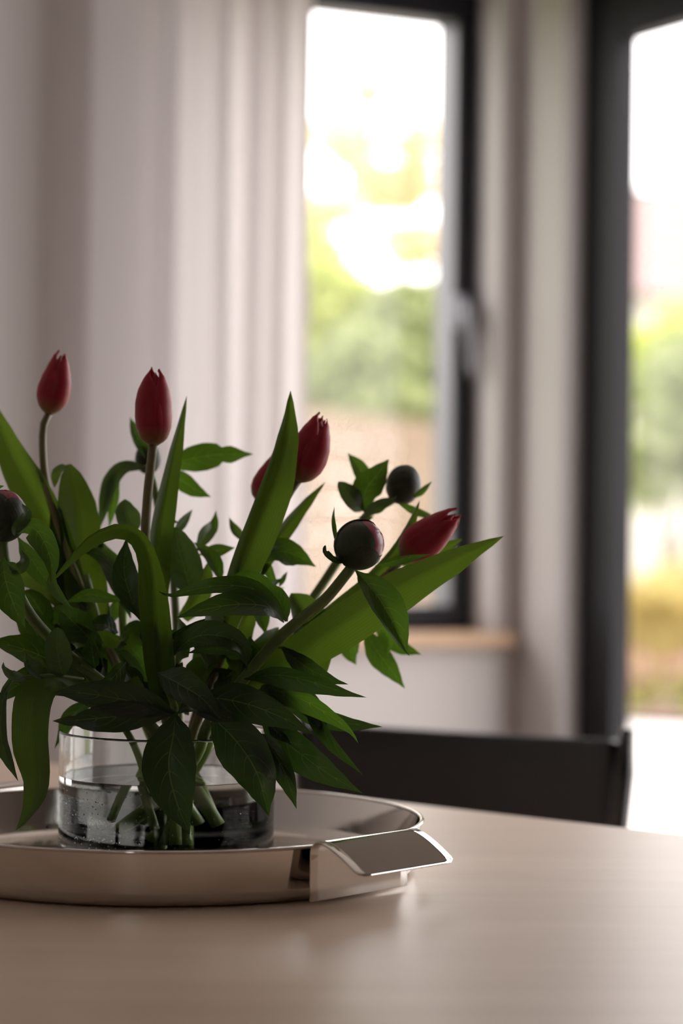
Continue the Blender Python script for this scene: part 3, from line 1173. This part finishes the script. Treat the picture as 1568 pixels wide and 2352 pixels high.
VB = lambda x, d: Vector((VC.x + x, VC.y + d, VC.z + 0.006))


def plant(name, label, cat, group):
    return empty(name, VC + ZUP * 0.006, label, cat, group)


# ---- tulips
GT, GP = 'tulips in the vase', 'peonies in the vase'
t1 = plant('tulip', 'small dark red tulip farthest left, high above the vase', 'tulip', GT)
stem(t1, [(112, 950, .06), (100, 975, .06), (98, 1030, .06), (106, 1110, .055), (135, 1210, .05), (190, 1360, .04), (270, 1530, .02), (350, 1690, .0), (430, 1880, .03)], 17, 'tstem', taper=1.3)
bloom(t1, (111, 952, .06), (146, 806, .06), 73, 20)
leaf(t1, [(190, 1480, .05), (150, 1320, .055), (95, 1165, .06), (40, 1060, .065), (0, 975, .07), (-35, 880, .07)], 92, 'tulip', roll=(10, -25), fold=20)
leaf(t1, [(220, 1560, .05), (205, 1400, .05), (185, 1250, .055), (170, 1140, .055), (158, 1066, .055)], 104, 'tulip', roll=(20, 20), fold=16, prof=[(0, .6), (.3, .9), (.6, 1), (.8, .92), (.93, .6), (1, .1)])
leaf(t1, [(150, 1068, .055), (133, 1085, .045), (125, 1120, .04)], 30, 'tulip', roll=40, fold=12)
leaf(t1, [(235, 1560, .03), (195, 1400, .04), (150, 1260, .05), (118, 1130, .055)], 62, 'tulip', roll=-30, fold=30)

t2 = plant('tulip', 'upright dark red tulip in front of the white curtain', 'tulip', GT)
stem(t2, [(352, 1020, -.01), (346, 1070, -.01), (338, 1150, -.01), (334, 1250, -.015), (345, 1400, -.02), (372, 1600, -.02), (392, 1720, -.03), (400, 1935, -.035)], 21, 'tstem', taper=1.2)
bloom(t2, (352, 1024, -.01), (352, 842, -.015), 88, -70)
leaf(t2, [(365, 1600, .0), (350, 1400, .0), (360, 1240, .005), (385, 1100, .01), (410, 990, .012), (429, 908, .015)], 64, 'tulip', roll=(25, 35), fold=22)
leaf(t2, [(372, 1640, -.05), (362, 1500, -.06), (358, 1380, -.065), (350, 1290, -.07), (322, 1228, -.075), (270, 1208, -.08), (205, 1235, -.085), (155, 1288, -.09), (114, 1342, -.09)], 74, 'tulip', roll=(18, -50), fold=30, prof=[(0, 0.7), (0.2, .95), (0.4, .95), (0.56, .62), (0.8, .5), (0.93, .25), (1, 0)])

t3 = plant('tulip', 'dark red tulip leaning beside the tallest green leaf blade', 'tulip', GT)
stem(t3, [(684, 1105, .01), (660, 1140, .01), (630, 1215, .01), (590, 1310, .01), (540, 1430, .005), (480, 1580, 0), (440, 1700, -.01), (380, 1930, .0)], 19, 'tstem', taper=1.2)
bloom(t3, (682, 1108, .01), (744, 950, .01), 90, 35)
leaf(t3, [(510, 1460, -.01), (545, 1330, -.015), (590, 1210, -.02), (635, 1090, -.02), (660, 990, -.02), (667, 896, -.015)], 86, 'tulip', roll=(25, 15), fold=20)
leaf(t3, [(560, 1370, .04), (625, 1255, .05), (690, 1170, .06), (748, 1106, .065)], 40, 'tulip', roll=25, fold=20)

t4 = plant('tulip', 'red tulip mostly hidden behind the tallest green leaf blade', 'tulip', GT)
stem(t4, [(600, 1155, .06), (585, 1200, .06), (560, 1300, .05), (510, 1450, .04), (450, 1640, .03), (430, 1760, .02), (470, 1880, -.01)], 18, 'tstem', taper=1.2)
bloom(t4, (598, 1158, .06), (648, 1040, .06), 72, 10)

t5 = plant('tulip', 'crimson tulip leaning far right above the broad pointed leaf', 'tulip', GT)
stem(t5, [(935, 1270, .02), (900, 1310, .02), (820, 1380, .015), (700, 1470, .01), (570, 1580, .0), (470, 1690, .01), (340, 1880, .02)], 18, 'tstem', taper=1.2)
bloom(t5, (922, 1282, .02), (1058, 1176, .01), 88, 5)
leaf(t5, [(560, 1585, -.01), (680, 1510, -.02), (800, 1430, -.025), (930, 1345, -.03), (1060, 1276, -.03), (1157, 1231, -.025)], 104, 'tulip', roll=(-12, 20), fold=18)
leaf(t5, [(640, 1500, .03), (760, 1410, .03), (860, 1320, .035), (925, 1235, .035), (964, 1148, .04)], 66, 'tulip', roll=(20, 40), fold=20)
leaf(t5, [(900, 1290, .04), (980, 1270, .05), (1062, 1238, .05)], 40, 'tulip', roll=15, fold=20)

t6 = plant('tulip', 'tulip blade drooping over the left side of the vase', 'tulip leaf', GT)
leaf(t6, [(215, 1600, -.04), (130, 1560, -.07), (85, 1600, -.085), (72, 1700, -.09), (85, 1800, -.085), (62, 1870, -.08), (36, 1908, -.08)], 92, 'tulip', roll=(30, 10), fold=16)
leaf(t6, [(640, 1640, .0), (690, 1540, .01), (705, 1450, .02), (690, 1395, .03), (668, 1362, .04)], 108, 'tulip', roll=(15, 30), fold=18, prof=OVAL_PROF)
stem(t6, [(215, 1600, -.04), (270, 1650, -.03), (320, 1740, -.02), (360, 1900, -.03)], 16, 'stem', taper=1.2)

# ---- peony with the sharp bud at right
p1 = plant('peony', 'round green peony bud with a crimson split on a thick bent stem', 'peony', GP)
stem(p1, [(812, 1296, -.05), (790, 1325, -.05), (745, 1378, -.05), (690, 1422, -.05), (630, 1475, -.045), (560, 1560, -.04), (480, 1660, -.04), (440, 1750, -.03), (300, 1900, .0)], 25, 'stem', taper=1.15)
peony_bud(p1, (826, 1250, -.05), 56, (0.8, -0.2, 0.5), [((-0.66, -0.72, 0.0), 77), ((-0.1, 0.2, -0.95), 66), ((-0.4, 0.75, 0.3), 76), ((0.1, -0.6, -0.8), 46)], 1)
leaf(p1, [(790, 1292, -.05), (762, 1285, -.06), (745, 1268, -.065), (748, 1252, -.06)], 24, 'peony_pale', roll=50, fold=25, prof=OVAL_PROF)
leaf(p1, [(775, 1262, -.04), (766, 1220, -.04), (764, 1190, -.045), (768, 1162, -.04)], 14, 'peony', roll=40, fold=25)
leaf(p1, [(860, 1300, -.05), (905, 1288, -.06), (950, 1278, -.06), (990, 1273, -.06)], 22, 'peony', roll=30, fold=30)
leaf(p1, [(816, 1310, -.06), (860, 1360, -.075), (900, 1425, -.08), (925, 1480, -.08), (940, 1507, -.08)], 80, 'peony', roll=(-30, -15), fold=40, wave=0.10)
# compound leaf on the stem
leaf(p1, [(655, 1428, -.05), (635, 1392, -.06), (580, 1352, -.07), (500, 1345, -.08), (430, 1358, -.08), (390, 1368, -.08), (363, 1358, -.08)], 46, 'peony', roll=20, fold=10)
leaf(p1, [(652, 1430, -.055), (620, 1396, -.07), (550, 1388, -.085), (470, 1400, -.09), (402, 1420, -.09)], 68, 'peony', roll=25, fold=12)
leaf(p1, [(658, 1428, -.045), (632, 1385, -.045), (604, 1345, -.045), (565, 1325, -.04), (510, 1335, -.03)], 46, 'peony', roll=-25, fold=14)
leaf(p1, [(660, 1428, -.045), (648, 1395, -.04), (632, 1360, -.04), (610, 1342, -.035)], 40, 'peony', roll=35, fold=30)
# lower leaves on the right, over the vase
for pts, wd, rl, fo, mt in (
        ([(560, 1560, -.05), (640, 1550, -.08), (720, 1568, -.10), (790, 1590, -.11), (842, 1602, -.11)], 56, 25, 22, 'peony_shaded'),
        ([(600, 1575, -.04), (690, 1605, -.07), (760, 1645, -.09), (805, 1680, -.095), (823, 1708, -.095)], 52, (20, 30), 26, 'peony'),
        ([(630, 1600, -.02), (720, 1640, -.04), (790, 1660, -.05), (878, 1669, -.05)], 52, 20, 16, 'peony_shaded'),
        ([(690, 1600, -.03), (735, 1660, -.06), (775, 1715, -.07), (834, 1782, -.07)], 46, (35, 50), 24, 'peony_shaded'),
        ([(590, 1640, -.06), (670, 1715, -.085), (750, 1775, -.095), (832, 1822, -.095)], 84, (10, 25), 16, 'peony_shaded'),
        ([(590, 1680, -.08), (630, 1730, -.10), (658, 1785, -.105), (681, 1858, -.10)], 58, (25, 15), 20, 'peony_shaded'),
        ([(480, 1640, -.08), (545, 1705, -.10), (592, 1780, -.11), (617, 1875, -.105)], 118, (10, 5), 14, 'peony_shaded'),
        ([(450, 1600, -.07), (540, 1610, -.10), (630, 1640, -.12), (720, 1687, -.12)], 88, (-10, 20), 12, 'peony_shaded'),
        ([(610, 1560, -.03), (690, 1600, -.05), (735, 1650, -.06), (740, 1700, -.06)], 62, 10, 18, 'peony_shaded'),
        ([(640, 1480, -.02), (700, 1530, -.04), (760, 1560, -.07), (800, 1572, -.08)], 50, 15, 20, 'peony_shaded'),
        ([(615, 1660, -.07), (640, 1685, -.085), (658, 1700, -.09), (668, 1712, -.09)], 30, 10, 20, 'peony_shaded')):
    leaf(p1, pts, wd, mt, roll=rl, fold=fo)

# ---- peony far right, behind
p2 = plant('peony', 'small closed peony bud among leaves in front of the window', 'peony', GP)
stem(p2, [(915, 1140, .09), (880, 1160, .09), (840, 1185, .09), (790, 1265, .085), (735, 1350, .08), (650, 1470, .06), (540, 1610, .04), (470, 1730, .02), (360, 1920, .03)], 20, 'stem', taper=1.3)
peony_bud(p2, (926, 1112, .09), 40, (0.2, 0.2, 1), [((-0.3, -0.8, -0.1), 95), ((0.5, 0.6, -0.3), 95), ((0, -0.3, -1), 80)], 3, 1.15)
leaf(p2, [(945, 1145, .085), (965, 1130, .08), (992, 1105, .08)], 16, 'peony', roll=20, fold=25)
leaf(p2, [(905, 1150, .085), (950, 1170, .08), (985, 1185, .085), (1010, 1200, .09)], 22, 'peony', roll=30, fold=20)
leaf(p2, [(838, 1180, .085), (838, 1130, .08), (866, 1090, .075), (893, 1054, .075)], 72, 'peony', roll=15, fold=14)
leaf(p2, [(845, 1130, .09), (826, 1080, .095), (798, 1040, .10)], 40, 'peony', roll=20, fold=16)
leaf(p2, [(835, 1170, .085), (812, 1150, .075), (792, 1125, .07), (776, 1106, .07)], 48, 'peony_pale', roll=20, fold=12, prof=OVAL_PROF)
leaf(p2, [(838, 1185, .08), (870, 1160, .07), (900, 1148, .07), (912, 1138, .07)], 34, 'peony_pale', roll=30, fold=20)
leaf(p2, [(790, 1230, .085), (830, 1200, .07), (860, 1185, .065)], 26, 'peony', roll=40, fold=22)
# low side cluster against the sill
cl = stem(p2, [(600, 1540, .05), (700, 1490, .07), (790, 1455, .085), (850, 1440, .09)], 12, 'stem')
leaf(p2, [(830, 1445, .09), (808, 1475, .095), (805, 1500, .10), (818, 1528, .10)], 52, 'peony', roll=20, fold=14)
leaf(p2, [(835, 1440, .085), (862, 1490, .08), (895, 1535, .08), (930, 1582, .08)], 58, 'peony', roll=(15, 30), fold=16)
leaf(p2, [(850, 1438, .08), (880, 1445, .07), (895, 1475, .065), (885, 1512, .065)], 38, 'peony', roll=30, fold=34)
leaf(p2, [(855, 1440, .095), (895, 1465, .095), (925, 1485, .095), (968, 1504, .095)], 44, 'peony', roll=25, fold=18)
leaf(p2, [(850, 1442, .1), (800, 1450, .11), (770, 1475, .11)], 40, 'peony', roll=20, fold=18)
leaf(p2, [(560, 1420, .04), (600, 1360, .045), (655, 1350, .05)], 22, 'peony', roll=20, fold=20)

# ---- peony at the left picture edge
p3 = plant('peony', 'dark peony bud with crimson tip cut by the left picture edge', 'peony', GP)
stem(p3, [(6, 1235, -.06), (12, 1290, -.06), (35, 1350, -.06), (75, 1420, -.06), (140, 1490, -.05), (215, 1552, -.045), (320, 1640, -.04), (400, 1740, -.03), (480, 1890, -.02)], 26, 'stem', taper=1.1)
peony_bud(p3, (8, 1182, -.06), 54, (0.05, -0.25, 1), [((-0.4, -0.8, -0.25), 70), ((0.6, -0.5, -0.4), 66), ((0, 0.9, -0.1), 72), ((0.0, 0.1, -1), 80)], 2, 1.12)
leaf(p3, [(34, 1232, -.07), (40, 1205, -.085), (58, 1182, -.085), (50, 1155, -.07)], 34, 'peony_pale', roll=35, fold=26)
leaf(p3, [(0, 1105, -.05), (-15, 1120, -.05), (10, 1116, -.055)], 14, 'peony', roll=0, fold=10)
leaf(p3, [(40, 1225, -.07), (72, 1210, -.08), (98, 1238, -.085), (118, 1290, -.09), (118, 1340, -.09)], 60, 'peony', roll=(25, -15), fold=30)
leaf(p3, [(8, 1280, -.08), (12, 1330, -.09), (32, 1390, -.095), (59, 1444, -.095)], 78, 'peony', roll=(-10, 15), fold=16)
leaf(p3, [(15, 1290, -.085), (40, 1305, -.09), (55, 1290, -.09), (50, 1262, -.085)], 32, 'peony_pale', roll=30, fold=20)
leaf(p3, [(2, 1290, -.085), (-20, 1320, -.09), (-30, 1390, -.09)], 40, 'peony', roll=20, fold=20)
leaf(p3, [(125, 1300, -.08), (125, 1340, -.07), (145, 1375, -.07), (168, 1400, -.07)], 30, 'peony_pale', roll=30, fold=30)
leaf(p3, [(40, 1232, -.02), (70, 1280, -.02), (105, 1330, -.02), (140, 1370, -.02)], 52, 'peony', roll=20, fold=16)
leaf(p3, [(145, 1552, -.08), (136, 1520, -.09), (130, 1480, -.095), (132, 1440, -.095)], 66, 'peony_pale', roll=(20, 5), fold=12, prof=OVAL_PROF)
leaf(p3, [(110, 1556, -.085), (85, 1545, -.09), (65, 1525, -.09), (58, 1496, -.09)], 42, 'peony_pale', roll=30, fold=26)
leaf(p3, [(70, 1556, -.085), (30, 1555, -.1), (10, 1535, -.1), (8, 1520, -.095)], 34, 'peony_pale', roll=45, fold=20)
stem(p3, [(190, 1560, -.06), (120, 1552, -.085), (60, 1555, -.09), (26, 1562, -.09)], 9, 'stem')
leaf(p3, [(28, 1560, -.09), (8, 1610, -.1), (2, 1690, -.1), (22, 1750, -.095), (42, 1795, -.09)], 44, 'peony_pale', roll=(45, 10), fold=28)
leaf(p3, [(190, 1570, -.02), (120, 1520, -.03), (50, 1490, -.04), (-30, 1470, -.05)], 86, 'peony', roll=20, fold=14)
leaf(p3, [(150, 1580, -.03), (90, 1560, -.05), (30, 1580, -.06), (-10, 1620, -.06)], 70, 'peony', roll=15, fold=14)
leaf(p3, [(150, 1570, .01), (110, 1500, .0), (60, 1420, .0), (0, 1380, .0)], 84, 'peony', roll=15, fold=14)
leaf(p3, [(160, 1420, .03), (120, 1345, .04), (60, 1320, .04), (0, 1335, .04)], 78, 'tulip', roll=20, fold=10, prof=OVAL_PROF)
leaf(p3, [(220, 1480, .0), (170, 1430, -.01), (140, 1400, -.01), (120, 1395, -.01)], 72, 'peony', roll=10, fold=12)
leaf(p3, [(150, 1385, -.01), (200, 1366, -.01), (245, 1372, -.01), (292, 1380, -.01)], 34, 'peony', roll=20, fold=14)
leaf(p3, [(290, 1520, -.06), (250, 1565, -.085), (220, 1580, -.085), (190, 1568, -.08)], 46, 'peony', roll=-25, fold=26)
leaf(p3, [(215, 1545, -.02), (160, 1570, -.03), (110, 1590, -.03), (85, 1620, -.03)], 34, 'tulip', roll=30, fold=14)
leaf(p3, [(230, 1600, -.03), (170, 1640, -.02), (140, 1690, -.0), (125, 1720, .0)], 40, 'peony', roll=20, fold=16)

# ---- peony low in front, over the rim
p4 = plant('peony', 'leafy peony stem spreading over the front rim of the vase', 'peony stem', GP)
stem(p4, [(372, 1500, -.05), (385, 1580, -.06), (402, 1632, -.075), (398, 1700, -.05), (375, 1800, -.02), (372, 1935, .02)], 15, 'stem', taper=1.5)
leaf(p4, [(402, 1634, -.10), (398, 1690, -.115), (388, 1760, -.12), (405, 1840, -.12), (436, 1917, -.118)], 126, 'peony_shaded', roll=(5, -5), fold=10, wave=0.03)
leaf(p4, [(405, 1638, -.10), (320, 1615, -.12), (230, 1597, -.13), (160, 1590, -.13), (116, 1596, -.13)], 86, 'peony_shaded', roll=(-20, -10), fold=10)
leaf(p4, [(405, 1640, -.10), (330, 1640, -.115), (240, 1648, -.125), (170, 1655, -.125), (120, 1656, -.12)], 74, 'peony_shaded', roll=(-25, -10), fold=10, notch=0.82)
leaf(p4, [(360, 1545, -.08), (410, 1570, -.10), (465, 1605, -.115), (515, 1660, -.118)], 78, 'peony_shaded', roll=(-20, 15), fold=24)
leaf(p4, [(405, 1640, -.09), (450, 1615, -.10), (500, 1640, -.105), (560, 1655, -.10)], 50, 'peony_shaded', roll=15, fold=16)
leaf(p4, [(345, 1560, -.04), (390, 1480, -.05), (440, 1440, -.05), (490, 1415, -.05)], 44, 'peony_shaded', roll=30, fold=26)
leaf(p4, [(400, 1500, -.06), (450, 1462, -.075), (515, 1462, -.08), (560, 1490, -.075), (566, 1540, -.07)], 62, 'peony_shaded', roll=(-30, -5), fold=20)
leaf(p4, [(430, 1500, -.06), (490, 1490, -.075), (540, 1500, -.08), (568, 1530, -.08)], 30, 'peony_shaded', roll=40, fold=16)
leaf(p4, [(322, 1425, -.03), (300, 1370, -.03), (285, 1310, -.03), (290, 1235, -.03)], 66, 'peony_shaded', roll=10, fold=14)

# ---- peony at the back, reaching up behind the upright tulip
p5 = plant('peony', 'blurred leafy peony stem reaching up behind the upright tulip', 'peony stem', GP)
stem(p5, [(338, 1065, .11), (352, 1110, .11), (372, 1200, .10), (395, 1300, .095), (405, 1420, .08), (410, 1560, .06), (412, 1700, .04), (410, 1935, .045)], 19, 'stem', taper=1.1)
peony_bud(p5, (340, 1052, .12), 30, (0, 0, 1), [((-0.3, -0.8, -0.1), 95), ((0.5, 0.6, -0.3), 95), ((0, -0.3, -1), 80)], 5, 1.2)
leaf(p5, [(345, 1065, .11), (330, 1030, .11), (312, 995, .11), (298, 958, .115)], 36, 'peony', roll=20, fold=18)
leaf(p5, [(345, 1078, .11), (290, 1072, .10), (258, 1105, .10), (240, 1165, .10), (225, 1225, .105)], 42, 'peony_pale', roll=(20, 35), fold=22)
leaf(p5, [(300, 1075, .11), (268, 1100, .105), (262, 1150, .105), (250, 1215, .11)], 34, 'peony', roll=30, fold=20)
leaf(p5, [(380, 1075, .11), (430, 1056, .10), (500, 1044, .10), (582, 1043, .10)], 66, 'peony', roll=15, fold=8, notch=0.68)
leaf(p5, [(385, 1085, .11), (415, 1102, .10), (448, 1125, .10), (485, 1142, .10)], 46, 'peony', roll=20, fold=14)
leaf(p5, [(300, 1235, .05), (295, 1200, .05), (288, 1175, .05), (287, 1146, .05)], 58, 'peony_pale', roll=15, fold=16, prof=OVAL_PROF)
leaf(p5, [(440, 1365, .03), (425, 1310, .02), (412, 1265, .02), (401, 1210, .02)], 82, 'peony_pale', roll=10, fold=14, prof=OVAL_PROF)
leaf(p5, [(395, 1230, .06), (420, 1200, .07), (442, 1170, .08)], 24, 'peony', roll=20, fold=14)
leaf(p5, [(450, 1270, .06), (470, 1230, .07), (490, 1205, .08), (496, 1172, .08)], 36, 'peony', roll=15, fold=14)
leaf(p5, [(560, 1245, .06), (540, 1220, .07), (526, 1188, .075)], 26, 'peony', roll=30, fold=18)
leaf(p5, [(455, 1275, .06), (490, 1266, .06), (540, 1258, .065)], 34, 'peony', roll=20, fold=14)
leaf(p5, [(510, 1340, .04), (490, 1290, .04), (465, 1262, .04), (445, 1245, .045)], 40, 'peony', roll=30, fold=18)
leaf(p5, [(590, 1300, .03), (630, 1268, .04), (680, 1275, .05), (726, 1302, .05)], 62, 'peony', roll=(-15, 15), fold=26)
leaf(p5, [(590, 1330, .04), (610, 1300, .05), (630, 1335, .05), (655, 1325, .05)], 26, 'peony', roll=20, fold=18)
leaf(p5, [(640, 1350, .05), (650, 1330, .055), (660, 1312, .06)], 12, 'peony', roll=10, fold=14)
leaf(p5, [(395, 1225, .05), (375, 1205, .05), (385, 1195, .05), (412, 1200, .05)], 26, 'peony_pale', roll=30, fold=18)
leaf(p5, [(300, 1420, .03), (270, 1330, .04), (240, 1280, .05), (180, 1260, .06)], 60, 'peony', roll=25, fold=16)
leaf(p5, [(245, 1440, .05), (262, 1400, .06), (275, 1360, .06)], 30, 'peony', roll=15, fold=16)

for pts, wd, mt, rl in (
        ([(300, 1380, .05), (265, 1310, .05), (235, 1260, .06), (215, 1225, .06)], 44, 'peony_pale', 20),
        ([(350, 1420, .04), (300, 1330, .06), (268, 1285, .07), (225, 1300, .07)], 50, 'peony', -15),
        ([(520, 1330, .03), (575, 1290, .02), (610, 1262, .03), (640, 1255, .04)], 40, 'peony', 20),
        ([(420, 1420, .05), (450, 1380, .05), (470, 1330, .05), (478, 1290, .05)], 52, 'tulip', 20),
        ([(330, 1440, .04), (345, 1380, .05), (375, 1330, .05), (380, 1290, .05)], 46, 'peony', 25),
        ([(610, 1460, .03), (600, 1400, .03), (615, 1360, .04), (640, 1330, .05)], 50, 'peony', 20),
        ([(240, 1470, .02), (200, 1420, .02), (165, 1350, .03), (150, 1300, .03)], 56, 'tulip', 25),
        ([(120, 1450, .02), (90, 1400, .02), (70, 1370, .02), (40, 1360, .02)], 60, 'peony', 10)):
    leaf(p5, pts, wd, mt, roll=rl, fold=16)

# ---- peony inside the bunch: the dark mass between the stems
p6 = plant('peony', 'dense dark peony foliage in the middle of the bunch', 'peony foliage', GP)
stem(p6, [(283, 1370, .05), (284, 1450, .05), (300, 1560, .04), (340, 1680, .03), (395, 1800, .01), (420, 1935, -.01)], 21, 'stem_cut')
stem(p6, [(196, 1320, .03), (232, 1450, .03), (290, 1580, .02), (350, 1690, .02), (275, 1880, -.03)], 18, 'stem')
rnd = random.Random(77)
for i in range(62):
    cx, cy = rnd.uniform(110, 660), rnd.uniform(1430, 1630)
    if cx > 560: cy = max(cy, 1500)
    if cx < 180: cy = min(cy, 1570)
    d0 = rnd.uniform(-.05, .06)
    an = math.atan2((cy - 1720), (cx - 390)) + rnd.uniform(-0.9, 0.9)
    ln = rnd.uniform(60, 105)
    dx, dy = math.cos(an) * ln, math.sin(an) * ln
    leaf(p6, [(cx - dx * .5, cy - dy * .5, d0), (cx, cy - 6, d0 - .008), (cx + dx * .5, cy + dy * .5 + 8, d0 - .01)], rnd.uniform(48, 80), rnd.choice(('peony_shaded', 'peony_shaded', 'tulip')), roll=rnd.uniform(-50, 50), fold=rnd.uniform(8, 26))
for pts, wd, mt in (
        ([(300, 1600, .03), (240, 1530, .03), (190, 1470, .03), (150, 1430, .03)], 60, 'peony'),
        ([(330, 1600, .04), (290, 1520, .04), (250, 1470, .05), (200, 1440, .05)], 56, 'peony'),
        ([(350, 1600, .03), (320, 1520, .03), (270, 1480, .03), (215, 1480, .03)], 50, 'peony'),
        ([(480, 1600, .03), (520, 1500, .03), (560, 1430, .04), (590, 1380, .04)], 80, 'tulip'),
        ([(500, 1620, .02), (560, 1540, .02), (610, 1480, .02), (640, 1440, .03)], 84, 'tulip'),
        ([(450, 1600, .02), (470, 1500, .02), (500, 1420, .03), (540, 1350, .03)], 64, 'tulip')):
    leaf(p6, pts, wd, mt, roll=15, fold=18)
